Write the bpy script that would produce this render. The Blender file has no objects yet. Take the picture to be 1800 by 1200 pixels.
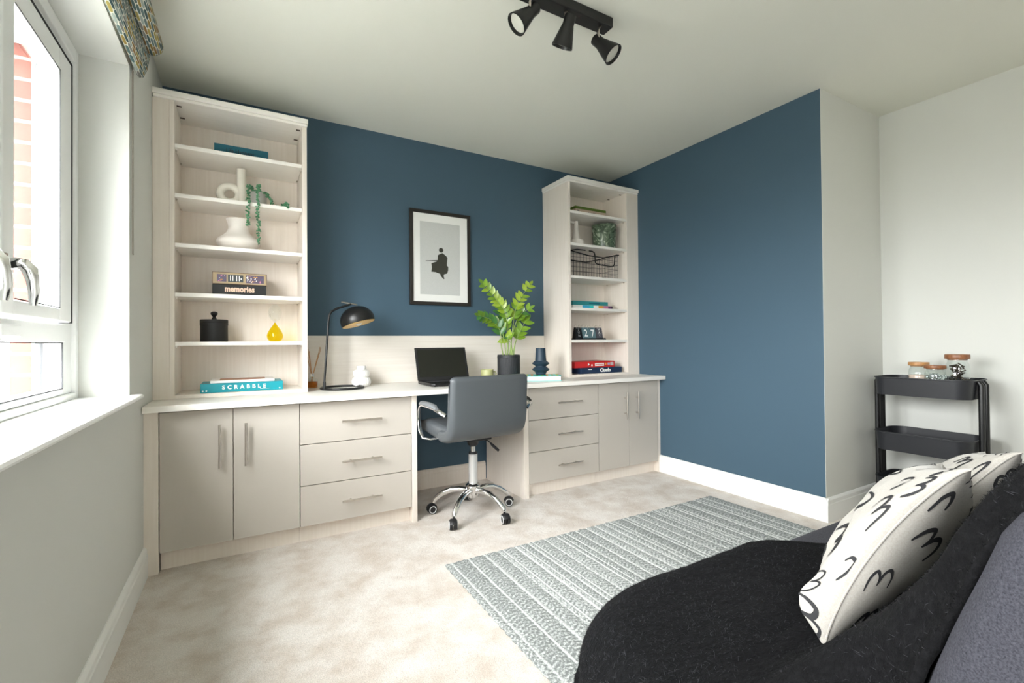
import bpy, bmesh, math, random
from math import sin, cos, pi, radians
from mathutils import Vector, Matrix, noise
random.seed(7)
scene = bpy.context.scene
COL = scene.collection

# ---------------------------------------------------------------- camera
cam_d = bpy.data.cameras.new('camera'); cam = bpy.data.objects.new('camera', cam_d); COL.objects.link(cam)
cam_d.sensor_width = 36; cam_d.lens = 819.03 / 1800 * 36; cam_d.clip_start = 0.02
cam_d.shift_y = -5.53 / 1800
_y, _p, _r = .5215, .0099, -.0084
r0 = Vector((cos(_y), -sin(_y), 0)); fw = Vector((sin(_y) * cos(_p), cos(_y) * cos(_p), sin(_p)))
u0 = Vector((-sin(_y) * sin(_p), -cos(_y) * sin(_p), cos(_p)))
R_ = r0 * cos(_r) + u0 * sin(_r); U_ = -r0 * sin(_r) + u0 * cos(_r)
cam.matrix_world = Matrix(((R_.x, U_.x, -fw.x, 0), (R_.y, U_.y, -fw.y, 0), (R_.z, U_.z, -fw.z, .9985), (0, 0, 0, 1)))
scene.camera = cam

# ---------------------------------------------------------------- world and exposure
w = bpy.data.worlds.new('sky'); scene.world = w; w.use_nodes = True
nt = w.node_tree; bgn = nt.nodes['Background']
tc = nt.nodes.new('ShaderNodeTexCoord'); sp = nt.nodes.new('ShaderNodeSeparateXYZ'); cr = nt.nodes.new('ShaderNodeValToRGB')
mp = nt.nodes.new('ShaderNodeMapRange')
mp.inputs['From Min'].default_value = -.10; mp.inputs['From Max'].default_value = .75
nt.links.new(tc.outputs['Generated'], sp.inputs[0]); nt.links.new(sp.outputs['Z'], mp.inputs['Value'])
nt.links.new(mp.outputs[0], cr.inputs[0]); nt.links.new(cr.outputs[0], bgn.inputs[0])
cr.color_ramp.elements[0].color = (.13, .13, .118, 1); cr.color_ramp.elements[1].color = (1, .99, .99, 1)
_e = cr.color_ramp.elements.new(.2); _e.color = (.62, .615, .615, 1)
bgn.inputs[1].default_value = 6.5
scene.view_settings.view_transform = 'Standard'; scene.view_settings.look = 'None'
scene.view_settings.exposure = 3.35; scene.view_settings.gamma = 1; scene.view_settings.use_curve_mapping = False
scene.cycles.max_bounces = 12; scene.cycles.diffuse_bounces = 8; scene.cycles.transparent_max_bounces = 16
scene.cycles.sample_clamp_indirect = 8


def portal(y0, y1, z0, z1, x):
    l = bpy.data.lights.new('window_portal', 'AREA'); l.shape = 'RECTANGLE'; l.size = z1 - z0; l.size_y = y1 - y0
    l.cycles.is_portal = True
    o = bpy.data.objects.new('window_portal', l); COL.objects.link(o)
    o.matrix_world = Matrix(((0, 0, -1, x), (0, 1, 0, (y0 + y1) / 2), (1, 0, 0, (z0 + z1) / 2), (0, 0, 0, 1)))


portal(.45, 2.265, .80, 2.07, -.66)
portal(-1.75, -.25, .80, 2.07, -.66)  # portal of the unseen window added for fill light


# ---------------------------------------------------------------- materials
def new_mat(name):
    m = bpy.data.materials.new(name); m.use_nodes = True
    return m, m.node_tree, m.node_tree.nodes['Principled BSDF']


def mat(name, c, rough=.5, metal=0, bump=0, bscale=200, spec=.5, coat=0, emis=None, sheen=0, c2=None, cscale=5, stretch=(1, 1, 1), detail=3, dist=.002):
    m, nt, b = new_mat(name)
    b.inputs['Base Color'].default_value = (*c, 1); b.inputs['Roughness'].default_value = rough
    b.inputs['Metallic'].default_value = metal; b.inputs['Specular IOR Level'].default_value = spec
    b.inputs['Coat Weight'].default_value = coat; b.inputs['Sheen Weight'].default_value = sheen
    if emis: b.inputs['Emission Color'].default_value = (*emis[0], 1); b.inputs['Emission Strength'].default_value = emis[1]
    tc = nt.nodes.new('ShaderNodeTexCoord'); mpn = nt.nodes.new('ShaderNodeMapping'); mpn.inputs['Scale'].default_value = stretch
    nt.links.new(tc.outputs['Object'], mpn.inputs[0])
    if c2:
        n = nt.nodes.new('ShaderNodeTexNoise'); n.inputs['Scale'].default_value = cscale; n.inputs['Detail'].default_value = detail
        nt.links.new(mpn.outputs[0], n.inputs['Vector'])
        r = nt.nodes.new('ShaderNodeValToRGB'); r.color_ramp.elements[0].position = .35; r.color_ramp.elements[1].position = .65
        r.color_ramp.elements[0].color = (*c, 1); r.color_ramp.elements[1].color = (*c2, 1)
        nt.links.new(n.outputs['Fac'], r.inputs[0]); nt.links.new(r.outputs[0], b.inputs['Base Color'])
    if bump:
        n = nt.nodes.new('ShaderNodeTexNoise'); n.inputs['Scale'].default_value = bscale; n.inputs['Detail'].default_value = 3
        nt.links.new(mpn.outputs[0], n.inputs['Vector'])
        bp = nt.nodes.new('ShaderNodeBump'); bp.inputs['Strength'].default_value = bump; bp.inputs['Distance'].default_value = dist
        nt.links.new(n.outputs['Fac'], bp.inputs['Height']); nt.links.new(bp.outputs[0], b.inputs['Normal'])
    return m


def glass_mat(name, tint=(1, 1, 1), alpha=.9, rough=0.0, gcol=(1, 1, 1), edge=.0):
    m = bpy.data.materials.new(name); m.use_nodes = True; nt = m.node_tree; nt.nodes.clear()
    out = nt.nodes.new('ShaderNodeOutputMaterial'); mx = nt.nodes.new('ShaderNodeMixShader')
    t = nt.nodes.new('ShaderNodeBsdfTransparent'); t.inputs[0].default_value = (*tint, 1)
    g = nt.nodes.new('ShaderNodeBsdfGlossy'); g.inputs['Roughness'].default_value = rough; g.inputs[0].default_value = (*gcol, 1)
    f = nt.nodes.new('ShaderNodeFresnel'); f.inputs[0].default_value = 1.45
    geo = nt.nodes.new('ShaderNodeNewGeometry'); mul = nt.nodes.new('ShaderNodeMath'); mul.operation = 'MULTIPLY'
    sub = nt.nodes.new('ShaderNodeMath'); sub.operation = 'SUBTRACT'; sub.inputs[0].default_value = 1
    nt.links.new(geo.outputs['Backfacing'], sub.inputs[1]); nt.links.new(f.outputs[0], mul.inputs[0]); nt.links.new(sub.outputs[0], mul.inputs[1])
    lw = nt.nodes.new('ShaderNodeLayerWeight'); lw.inputs[0].default_value = .25; ma = nt.nodes.new('ShaderNodeMath'); ma.operation = 'MULTIPLY_ADD'; ma.inputs[1].default_value = edge
    nt.links.new(lw.outputs['Facing'], ma.inputs[0]); nt.links.new(mul.outputs[0], ma.inputs[2])
    nt.links.new(ma.outputs[0], mx.inputs[0]); nt.links.new(t.outputs[0], mx.inputs[1]); nt.links.new(g.outputs[0], mx.inputs[2])
    nt.links.new(mx.outputs[0], out.inputs[0])
    return m


M = {}
M['wall'] = mat('pale_grey_green_paint', (.63, .635, .605), .85, bump=.05, bscale=300, dist=.0005, spec=.2)
M['ceil'] = mat('ceiling_paint', (.72, .722, .655), .9, spec=.2)
M['blue'] = mat('navy_paint', (.056, .104, .148), .62, bump=.04, bscale=260, dist=.0005, spec=.35)
M['white'] = mat('white_gloss_paint', (.84, .845, .83), .35)
M['upvc'] = mat('white_upvc', (.83, .84, .83), .3)
M['gasket'] = mat('black_gasket', (.02, .02, .022), .6)
M['door'] = mat('cashmere_matt_board', (.50, .462, .415), .42, spec=.4)
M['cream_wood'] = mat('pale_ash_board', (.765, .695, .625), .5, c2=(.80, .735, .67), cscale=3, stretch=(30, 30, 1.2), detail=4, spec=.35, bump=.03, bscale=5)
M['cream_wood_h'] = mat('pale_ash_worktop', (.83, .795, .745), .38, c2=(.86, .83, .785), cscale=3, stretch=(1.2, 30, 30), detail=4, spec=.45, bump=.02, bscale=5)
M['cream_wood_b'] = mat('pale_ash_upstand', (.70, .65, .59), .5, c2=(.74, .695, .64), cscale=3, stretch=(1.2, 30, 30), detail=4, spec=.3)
M['steel'] = mat('brushed_nickel', (.62, .57, .52), .32, 1)
M['chrome'] = mat('polished_chrome', (.80, .80, .80), .08, 1)
M['sil'] = mat('silver_tube', (.72, .72, .72), .3, .7)
M['black'] = mat('satin_black', (.0045, .0045, .005), .38)
M['blackmatt'] = mat('matt_black', (.008, .008, .0085), .6)
M['rubber'] = mat('black_plastic', (.009, .009, .010), .5)
M['greyring'] = mat('pale_grey_plastic', (.55, .55, .55), .5)
M['leather'] = mat('slate_grey_faux_leather', (.078, .087, .095), .36, bump=.12, bscale=350, dist=.0006, spec=.5)
M['mount'] = mat('white_mount_card', (.80, .80, .78), .6)
M['print'] = mat('pale_grey_print', (.52, .53, .52), .6, c2=(.56, .57, .56), cscale=300)
M['ink'] = mat('dark_ink', (.03, .03, .025), .6)
M['gold'] = mat('gold_lining', (.62, .38, .08), .35, .75)
M['bulb'] = mat('frosted_bulb', (.80, .78, .74), .3)
M['lens'] = mat('frosted_lens', (.62, .62, .56), .3)
M['ceramic'] = mat('gloss_cream_ceramic', (.76, .72, .64), .18)
M['ceramatt'] = mat('matt_cream_ceramic', (.78, .73, .68), .55)
M['cerawhite'] = mat('white_ceramic', (.86, .85, .83), .4)
M['potgrey'] = mat('grey_stone_pot', (.42, .41, .39), .5)
M['potblack'] = mat('ribbed_charcoal_pot', (.018, .020, .024), .5)
M['soil'] = mat('soil', (.05, .035, .025), .95)
M['teal'] = mat('teal_box_print', (.0, .30, .37), .35)
M['darkteal'] = mat('dark_teal_cover', (.0, .105, .16), .5)
M['turq'] = mat('turquoise_cover', (.03, .60, .58), .35)
M['navybox'] = mat('navy_box_print', (.012, .03, .075), .35)
M['red'] = mat('red_box_print', (.55, .02, .02), .35)
M['page'] = mat('page_white', (.85, .85, .82), .6)
M['letter'] = mat('white_print', (.85, .85, .83), .5)
M['peach'] = mat('rose_gold_print', (.80, .55, .42), .4)
M['darkprint'] = mat('near_black_print', (.01, .03, .045), .5)
M['navyvase'] = mat('matt_navy_ceramic', (.018, .040, .065), .5)
M['olive'] = mat('olive_glaze', (.42, .43, .20), .4)
M['lime'] = mat('lime_print', (.45, .60, .06), .4)
M['orange'] = mat('orange_print', (.75, .35, .06), .4)
M['purple'] = mat('purple_print', (.14, .05, .15), .4)
M['pink'] = mat('pink_print', (.60, .20, .35), .4)
M['bookblue'] = mat('sky_blue_print', (.05, .42, .65), .4)
M['greenlid'] = mat('olive_green_lid', (.10, .17, .02), .5)
M['tanbox'] = mat('tan_box', (.55, .43, .33), .6)
M['cork'] = mat('walnut_lid', (.20, .075, .03), .4, c2=(.28, .12, .05), cscale=20, stretch=(1, 6, 1))
M['palelid'] = mat('light_wood_lid', (.42, .20, .07), .4, c2=(.50, .26, .10), cscale=20, stretch=(1, 6, 1))
M['reed'] = mat('reed_stick', (.50, .26, .11), .7)
M['amber'] = glass_mat('amber_oil', (.85, .45, .08), gcol=(.6, .4, .2))
M['glass'] = glass_mat('clear_glass', (.95, .97, .965), edge=.5)
M['jarglass'] = glass_mat('jar_glass', (.93, .96, .95), rough=.02, edge=.35)
M['wglass'] = glass_mat('window_glass', (.97, .985, .985))
M['yellow'] = glass_mat('yellow_glass', (.88, .76, .01), gcol=(1, .95, .5), rough=.03, edge=.2)
M['navy_board'] = M['blue']
M['sandfill'] = mat('pink_sand', (.72, .55, .47), .9)
M['foilfill'] = mat('clear_crystal', (.45, .50, .49), .25, .5)
M['clipfill'] = mat('dark_metal_clip', (.14, .115, .09), .3, .9)
M['leaf'] = mat('green_leaf', (.11, .23, .02), .3, c2=(.20, .34, .03), cscale=9)
M['leafdark'] = mat('dark_green_leaf', (.035, .13, .03), .35, c2=(.07, .20, .04), cscale=9)
M['leaflime'] = mat('lime_leaf', (.24, .37, .025), .3, c2=(.34, .46, .06), cscale=9)
M['pearl'] = mat('string_leaf', (.035, .17, .07), .45, c2=(.10, .30, .15), cscale=30)
M['pearl2'] = mat('string_leaf_pale', (.12, .32, .20), .45, c2=(.05, .20, .09), cscale=30)
M['stem'] = mat('pale_stem', (.28, .38, .12), .5)
M['screen'] = mat('dark_screen', (.010, .011, .008), .22)
M['key'] = mat('keycap', (.03, .03, .035), .5)
M['sticker'] = mat('brown_red_sticker', (.30, .12, .10), .5)
M['slate'] = mat('slate_block', (.10, .17, .19), .5)
M['frame_shade'] = mat('dark_frame_shade', (.015, .017, .020), .5)  # near-black tone that paints shade on the white outer frame
M['bluegrey'] = mat('outer_frame_grey', (.50, .55, .60), .5)
M['render_white'] = mat('outer_bead_white', (.82, .88, .88), .5)


def marble():
    m, nt, b = new_mat('green_marbled_glaze')
    tc = nt.nodes.new('ShaderNodeTexCoord'); n = nt.nodes.new('ShaderNodeTexNoise'); n.inputs['Scale'].default_value = 12
    n.inputs['Distortion'].default_value = 2.5; n.inputs['Detail'].default_value = 2
    r = nt.nodes.new('ShaderNodeValToRGB'); e = r.color_ramp.elements
    e[0].position = .38; e[0].color = (.045, .07, .045, 1); e[1].position = .62; e[1].color = (.30, .36, .27, 1)
    x = e.new(.5); x.color = (.12, .17, .11, 1); x = e.new(.55); x.color = (.05, .08, .05, 1)
    nt.links.new(tc.outputs['Object'], n.inputs[0]); nt.links.new(n.outputs['Fac'], r.inputs[0]); nt.links.new(r.outputs[0], b.inputs[0])
    b.inputs['Roughness'].default_value = .25
    return m


M['marble'] = marble()


def carpet():
    m, nt, b = new_mat('beige_cut_pile_carpet')
    tc = nt.nodes.new('ShaderNodeTexCoord')
    def noi(s, d, dist=0, rough=.5):
        n = nt.nodes.new('ShaderNodeTexNoise'); n.inputs['Scale'].default_value = s; n.inputs['Detail'].default_value = d
        n.inputs['Distortion'].default_value = dist; n.inputs['Roughness'].default_value = rough
        nt.links.new(tc.outputs['Object'], n.inputs[0]); return n
    a = noi(6.5, 6, .1, .62); f = noi(260, 4, 0, .7); g = noi(70, 3)
    r = nt.nodes.new('ShaderNodeValToRGB'); r.color_ramp.elements[0].position = .34; r.color_ramp.elements[1].position = .60
    r.color_ramp.elements[0].color = (.66, .57, .49, 1); r.color_ramp.elements[1].color = (.84, .785, .73, 1)
    r2 = nt.nodes.new('ShaderNodeValToRGB'); r2.color_ramp.elements[0].position = .3; r2.color_ramp.elements[1].position = .7
    r2.color_ramp.elements[0].color = (.66, .66, .66, 1); r2.color_ramp.elements[1].color = (1.12, 1.12, 1.12, 1)
    mx = nt.nodes.new('ShaderNodeMix'); mx.data_type = 'RGBA'; mx.blend_type = 'MULTIPLY'; mx.inputs[0].default_value = 1
    nt.links.new(a.outputs['Fac'], r.inputs[0]); nt.links.new(f.outputs['Fac'], r2.inputs[0])
    nt.links.new(r.outputs[0], mx.inputs[6]); nt.links.new(r2.outputs[0], mx.inputs[7]); nt.links.new(mx.outputs[2], b.inputs[0])
    add = nt.nodes.new('ShaderNodeMath'); add.operation = 'ADD'; nt.links.new(f.outputs['Fac'], add.inputs[0]); nt.links.new(g.outputs['Fac'], add.inputs[1])
    bp = nt.nodes.new('ShaderNodeBump'); bp.inputs['Strength'].default_value = .7; bp.inputs['Distance'].default_value = .006
    nt.links.new(add.outputs[0], bp.inputs['Height']); nt.links.new(bp.outputs[0], b.inputs['Normal'])
    b.inputs['Roughness'].default_value = 1; b.inputs['Specular IOR Level'].default_value = .1; b.inputs['Sheen Weight'].default_value = .2
    return m


M['carpet'] = carpet()


def weave(name, c1, c2, scale, thr=(.35, .65), bump=.5, dist=.001, sheen=.3, stretch=(1, 1, 1), sc2=None):
    m, nt, b = new_mat(name)
    tc = nt.nodes.new('ShaderNodeTexCoord'); mpn = nt.nodes.new('ShaderNodeMapping'); mpn.inputs['Scale'].default_value = stretch
    nt.links.new(tc.outputs['Object'], mpn.inputs[0])
    n = nt.nodes.new('ShaderNodeTexNoise'); n.inputs['Scale'].default_value = scale; n.inputs['Detail'].default_value = 5; n.inputs['Roughness'].default_value = .65
    nt.links.new(mpn.outputs[0], n.inputs[0])
    r = nt.nodes.new('ShaderNodeValToRGB'); r.color_ramp.elements[0].position = thr[0]; r.color_ramp.elements[1].position = thr[1]
    r.color_ramp.elements[0].color = (*c1, 1); r.color_ramp.elements[1].color = (*c2, 1)
    nt.links.new(n.outputs['Fac'], r.inputs[0]); nt.links.new(r.outputs[0], b.inputs[0])
    bp = nt.nodes.new('ShaderNodeBump'); bp.inputs['Strength'].default_value = bump; bp.inputs['Distance'].default_value = dist
    nt.links.new(n.outputs['Fac'], bp.inputs['Height']); nt.links.new(bp.outputs[0], b.inputs['Normal'])
    b.inputs['Roughness'].default_value = .95; b.inputs['Specular IOR Level'].default_value = .15; b.inputs['Sheen Weight'].default_value = sheen
    return m


M['sofa'] = weave('charcoal_grey_woven_upholstery', (.016, .016, .021), (.056, .056, .068), 420, (.3, .7), .5, .0015, .03, stretch=(1, 1, 1))
M['throw'] = weave('black_mohair', (.002, .002, .0025), (.009, .009, .010), 60, (.45, .85), .8, .006, 0, stretch=(1, 2, 2))
M['fuzz'] = mat('mohair_fibre', (.008, .008, .009), .95, spec=.1)
M['fuzzl'] = mat('pale_mohair_fibre', (.05, .05, .056), .95, spec=.1)
M['linen'] = weave('cream_linen', (.33, .31, .28), (.41, .39, .355), 350, (.3, .7), .35, .0006, .2)
M['stroke'] = mat('black_fabric_ink', (.012, .012, .014), .8)


def rugmat():
    m, nt, b = new_mat('grey_braided_wool')
    tc = nt.nodes.new('ShaderNodeTexCoord'); at = nt.nodes.new('ShaderNodeAttribute'); at.attribute_name = 'tone'
    n = nt.nodes.new('ShaderNodeTexNoise'); n.inputs['Scale'].default_value = 120; n.inputs['Detail'].default_value = 4; n.inputs['Roughness'].default_value = .7
    nt.links.new(tc.outputs['Object'], n.inputs[0])
    add = nt.nodes.new('ShaderNodeMath'); add.operation = 'MULTIPLY_ADD'; add.inputs[1].default_value = 1.45
    nt.links.new(n.outputs['Fac'], add.inputs[0]); nt.links.new(at.outputs['Fac'], add.inputs[2])
    r = nt.nodes.new('ShaderNodeValToRGB'); e = r.color_ramp.elements
    e[0].position = .45; e[0].color = (.20, .215, .21, 1); e[1].position = 1.0; e[1].color = (.78, .79, .775, 1)
    x = e.new(.68); x.color = (.53, .55, .54, 1)
    nt.links.new(add.outputs[0], r.inputs[0]); nt.links.new(r.outputs[0], b.inputs[0])
    bp = nt.nodes.new('ShaderNodeBump'); bp.inputs['Strength'].default_value = .6; bp.inputs['Distance'].default_value = .003
    nt.links.new(n.outputs['Fac'], bp.inputs['Height']); nt.links.new(bp.outputs[0], b.inputs['Normal'])
    b.inputs['Roughness'].default_value = 1; b.inputs['Specular IOR Level'].default_value = .1
    return m


M['rug'] = rugmat()


def brickmat():
    m, nt, b = new_mat('red_brick')
    tc = nt.nodes.new('ShaderNodeTexCoord'); mp = nt.nodes.new('ShaderNodeMapping'); mp.inputs['Rotation'].default_value = (radians(90), 0, 0); mp.inputs['Location'].default_value = (.055, 0, 0)
    br = nt.nodes.new('ShaderNodeTexBrick'); br.inputs['Color1'].default_value = (.085, .020, .013, 1); br.inputs['Color2'].default_value = (.11, .026, .017, 1)
    br.inputs['Mortar'].default_value = (.16, .14, .12, 1); br.inputs['Scale'].default_value = 1
    br.inputs['Brick Width'].default_value = .225; br.inputs['Row Height'].default_value = .075; br.inputs['Mortar Size'].default_value = .006
    nt.links.new(tc.outputs['Object'], mp.inputs[0]); nt.links.new(mp.outputs[0], br.inputs[0]); nt.links.new(br.outputs[0], b.inputs[0])
    b.inputs['Roughness'].default_value = .9
    return m


M['brick'] = brickmat()


def blindmat():
    m, nt, b = new_mat('leaf_dash_printed_fabric')
    N = nt.nodes; L = nt.links
    uv = N.new('ShaderNodeUVMap'); s = N.new('ShaderNodeSeparateXYZ'); L.new(uv.outputs[0], s.inputs[0])
    def mth(op, a, b_=None, c=None):
        n = N.new('ShaderNodeMath'); n.operation = op
        for i, v in enumerate((a, b_, c)):
            if v is None: continue
            if isinstance(v, (int, float)): n.inputs[i].default_value = v
            else: L.new(v, n.inputs[i])
        return n.outputs[0]
    # u runs along the window (m), v down the cloth (m): dashes 9 mm wide, 34 mm long lying along u
    cu = mth('MULTIPLY', s.outputs[1], 120.0); ci = mth('FLOOR', cu)
    off = mth('MULTIPLY', mth('MODULO', ci, 3), .37)
    cv = mth('ADD', mth('MULTIPLY', s.outputs[0], 15.0), off); cj = mth('FLOOR', cv)
    fu = mth('SUBTRACT', mth('FRACT', cu), .5); fv = mth('SUBTRACT', mth('FRACT', cv), .5)
    d = mth('ADD', mth('POWER', mth('ABSOLUTE', mth('MULTIPLY', fu, 2.25)), 2.2), mth('POWER', mth('ABSOLUTE', mth('MULTIPLY', fv, 2.1)), 4))
    mask = mth('LESS_THAN', d, 1.0)
    cb = N.new('ShaderNodeCombineXYZ'); L.new(ci, cb.inputs[0]); L.new(cj, cb.inputs[1])
    wn = N.new('ShaderNodeTexWhiteNoise'); L.new(cb.outputs[0], wn.inputs[0])
    r = N.new('ShaderNodeValToRGB'); r.color_ramp.interpolation = 'CONSTANT'
    cols = [(.03, .07, .075), (.22, .15, .03), (.10, .15, .15), (.30, .24, .06), (.06, .11, .11), (.18, .18, .165), (.22, .12, .03), (.27, .32, .29)]
    e = r.color_ramp.elements; e[0].color = (*cols[0], 1); e[1].position = 1 / 8; e[1].color = (*cols[1], 1)
    for i in range(2, 8):
        x = e.new(i / 8); x.color = (*cols[i], 1)
    L.new(wn.outputs[0], r.inputs[0])
    mx = N.new('ShaderNodeMix'); mx.data_type = 'RGBA'; L.new(mask, mx.inputs[0]); mx.inputs[6].default_value = (.62, .62, .54, 1)
    L.new(r.outputs[0], mx.inputs[7]); L.new(mx.outputs[2], b.inputs[0]); b.inputs['Roughness'].default_value = .9
    return m


M['blind'] = blindmat()


# ---------------------------------------------------------------- mesh helpers
class MB:
    def __init__(s): s.v = []; s.f = []; s.mi = []; s.uv = None
    def add(s, vs, fs, mi=0):
        o = len(s.v); s.v += [tuple(p) for p in vs]; s.f += [tuple(i + o for i in f) for f in fs]; s.mi += [mi] * len(fs); return s
    def box(s, x0, x1, y0, y1, z0, z1, mi=0):
        return s.add([(x0, y0, z0), (x1, y0, z0), (x1, y1, z0), (x0, y1, z0), (x0, y0, z1), (x1, y0, z1), (x1, y1, z1), (x0, y1, z1)],
                     [(0, 3, 2, 1), (4, 5, 6, 7), (0, 1, 5, 4), (1, 2, 6, 5), (2, 3, 7, 6), (3, 0, 4, 7)], mi)
    def prism(s, pts, axis, a, b, mi=0):
        n = len(pts); f = {'X': lambda p, t: (t, p[0], p[1]), 'Y': lambda p, t: (p[0], t, p[1]), 'Z': lambda p, t: (p[0], p[1], t)}[axis]
        vs = [f(p, a) for p in pts] + [f(p, b) for p in pts]
        return s.add(vs, [tuple(range(n)), tuple(range(2 * n - 1, n - 1, -1))] + [(i, i + n, (i + 1) % n + n, (i + 1) % n) for i in range(n)], mi)
    def lathe(s, prof, c=(0, 0, 0), n=32, axis=None, mi=0, fn=None):
        """prof: list of (r, z). axis: matrix3 to orient."""
        vs = []; fs = []
        for r, z in prof:
            for k in range(n):
                a = 2 * pi * k / n; rr = max(r, 1e-5) * (fn(a, z) if fn else 1); p = Vector((rr * cos(a), rr * sin(a), z))
                if axis: p = axis @ p
                vs.append((p.x + c[0], p.y + c[1], p.z + c[2]))
        for i in range(len(prof) - 1):
            for k in range(n):
                a, b = i * n + k, i * n + (k + 1) % n
                fs.append((a, b, b + n, a + n))
        if prof[0][0] > 1e-4: fs.append(tuple(range(n - 1, -1, -1)))
        if prof[-1][0] > 1e-4: fs.append(tuple(range((len(prof) - 1) * n, len(prof) * n)))
        return s.add(vs, fs, mi)
    def cyl(s, p0, p1, r0_, r1_=None, n=20, mi=0):
        p0 = Vector(p0); p1 = Vector(p1); d = p1 - p0; q = d.to_track_quat('Z', 'Y').to_matrix()
        return s.lathe([(r0_, 0), (r0_ if r1_ is None else r1_, d.length)], p0, n, q, mi)
    def tube(s, path, r, n=10, mi=0, closed=False, flat=None, refv=None):
        P = [Vector(p) for p in path]; m = len(P); vs = []; up = None
        for i, p in enumerate(P):
            if closed: t = P[(i + 1) % m] - P[i - 1]
            else: t = P[min(i + 1, m - 1)] - P[max(i - 1, 0)]
            t.normalize()
            if refv is not None: up = Vector(refv)
            if up is None: up = Vector((0, 0, 1)) if abs(t.z) < .9 else Vector((1, 0, 0))
            sx = t.cross(up)
            if sx.length < 1e-4: sx = t.cross(Vector((0, 1, 0)))
            sx.normalize(); up = sx.cross(t).normalized()
            rr = r[i] if isinstance(r, (list, tuple)) else r
            for k in range(n):
                a = 2 * pi * k / n; kx, ky = (flat if flat else (1, 1))
                vs.append(p + sx * cos(a) * rr * kx + up * sin(a) * rr * ky)
        fs = []
        for i in range(m if closed else m - 1):
            for k in range(n):
                a = i * n + k; b = i * n + (k + 1) % n; c = ((i + 1) % m) * n + (k + 1) % n; d = ((i + 1) % m) * n + k
                fs.append((a, b, c, d))
        if not closed: fs += [tuple(range(n - 1, -1, -1)), tuple(range((m - 1) * n, m * n))]
        return s.add(vs, fs, mi)
    def sphere(s, c, r, n=16, m=10, sc=(1, 1, 1), mi=0, rot=None):
        pr = []; vs = []; fs = []
        for i in range(m + 1):
            t = pi * i / m
            for k in range(n):
                a = 2 * pi * k / n; p = Vector((r * max(sin(t), 1e-4) * cos(a) * sc[0], r * max(sin(t), 1e-4) * sin(a) * sc[1], -r * cos(t) * sc[2]))
                if rot: p = rot @ p
                vs.append((p.x + c[0], p.y + c[1], p.z + c[2]))
        for i in range(m):
            for k in range(n):
                a, b = i * n + k, i * n + (k + 1) % n
                fs.append((a, b, b + n, a + n))
        return s.add(vs, fs, mi)
    def grid(s, nu, nv, fn, mi=0, wrap=False):
        vs = [fn(i / (nu - 1), j / (nv - 1)) for j in range(nv) for i in range(nu)]
        return s.add(vs, [(j * nu + i, j * nu + i + 1, (j + 1) * nu + i + 1, (j + 1) * nu + i) for j in range(nv - 1) for i in range(nu - 1)], mi)


def build(name, mb, mats, parent=None, smooth=False, bevel=0, seg=2, local=False, label=None, angle=40, subsurf=0, solid=0):
    me = bpy.data.meshes.new(name)
    off = Vector((0, 0, 0))
    if parent is not None and not local:
        p = parent
        while p is not None: off += p.location; p = p.parent
    vs = [(x - off.x, y - off.y, z - off.z) for x, y, z in mb.v]
    me.from_pydata(vs, [], mb.f)
    if not isinstance(mats, (list, tuple)): mats = [mats]
    for m in mats: me.materials.append(M[m] if isinstance(m, str) else m)
    if len(mats) > 1: me.polygons.foreach_set('material_index', mb.mi)
    me.validate()
    bm = bmesh.new(); bm.from_mesh(me); bmesh.ops.recalc_face_normals(bm, faces=bm.faces)
    bm.to_mesh(me); bm.free()
    if smooth:
        for p in me.polygons: p.use_smooth = True
        me.set_sharp_from_angle(angle=radians(angle))
    o = bpy.data.objects.new(name, me); COL.objects.link(o)
    if parent is not None: o.parent = parent
    if bevel:
        b = o.modifiers.new('bevel', 'BEVEL'); b.width = bevel; b.segments = seg; b.limit_method = 'ANGLE'; b.angle_limit = radians(40); b.harden_normals = False
        if seg > 1:
            for p in me.polygons: p.use_smooth = True
            me.set_sharp_from_angle(angle=radians(181))
            wn = o.modifiers.new('wn', 'WEIGHTED_NORMAL'); wn.keep_sharp = False
    if solid:
        q = o.modifiers.new('solid', 'SOLIDIFY'); q.thickness = solid; q.offset = -1
    if subsurf:
        q = o.modifiers.new('sub', 'SUBSURF'); q.levels = subsurf; q.render_levels = subsurf
    if label: o['label'] = label
    return o


def tag(o, label, cat, group=None, kind=None):
    o['label'] = label; o['category'] = cat
    if group: o['group'] = group
    if kind: o['kind'] = kind
    return o


def thing(name, loc, label, cat, group=None, rz=0):
    o = bpy.data.objects.new(name, None); COL.objects.link(o); o.location = loc; o.rotation_euler = (0, 0, rz); o.empty_display_size = .1
    return tag(o, label, cat, group)


def struct(name, mb, mats, label=None, **k):
    o = build(name, mb, mats, **k)
    if k.get('parent') is None:
        o['kind'] = 'structure'
        if label: o['label'] = label
    return o


def text_mesh(txt, size, bold=0.0, ext=.0004, space=1.0, align='CENTER'):
    cu = bpy.data.curves.new('t', 'FONT'); cu.body = txt; cu.size = size; cu.extrude = ext; cu.offset = bold; cu.space_character = space
    cu.align_x = align; cu.resolution_u = 3
    ob = bpy.data.objects.new('t', cu); COL.objects.link(ob)
    dg = bpy.context.evaluated_depsgraph_get(); me = bpy.data.meshes.new_from_object(ob.evaluated_get(dg))
    vs = [v.co.copy() for v in me.vertices]; fs = [tuple(p.vertices) for p in me.polygons]
    bpy.data.objects.remove(ob); bpy.data.curves.remove(cu); bpy.data.meshes.remove(me)
    return vs, fs


def lettering(mb, txt, size, org, bold=0, space=1.0, xs=1.0, ax=(1, 0, 0), up=(0, 0, 1), align='CENTER', ext=.0004, mi=0):
    vs, fs = text_mesh(txt, size, bold, ext, space, align)
    ax = Vector(ax); up = Vector(up); nn = ax.cross(up)
    mb.add([Vector(org) + ax * v.x * xs + up * v.y + nn * v.z for v in vs], fs, mi)
    return mb


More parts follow.
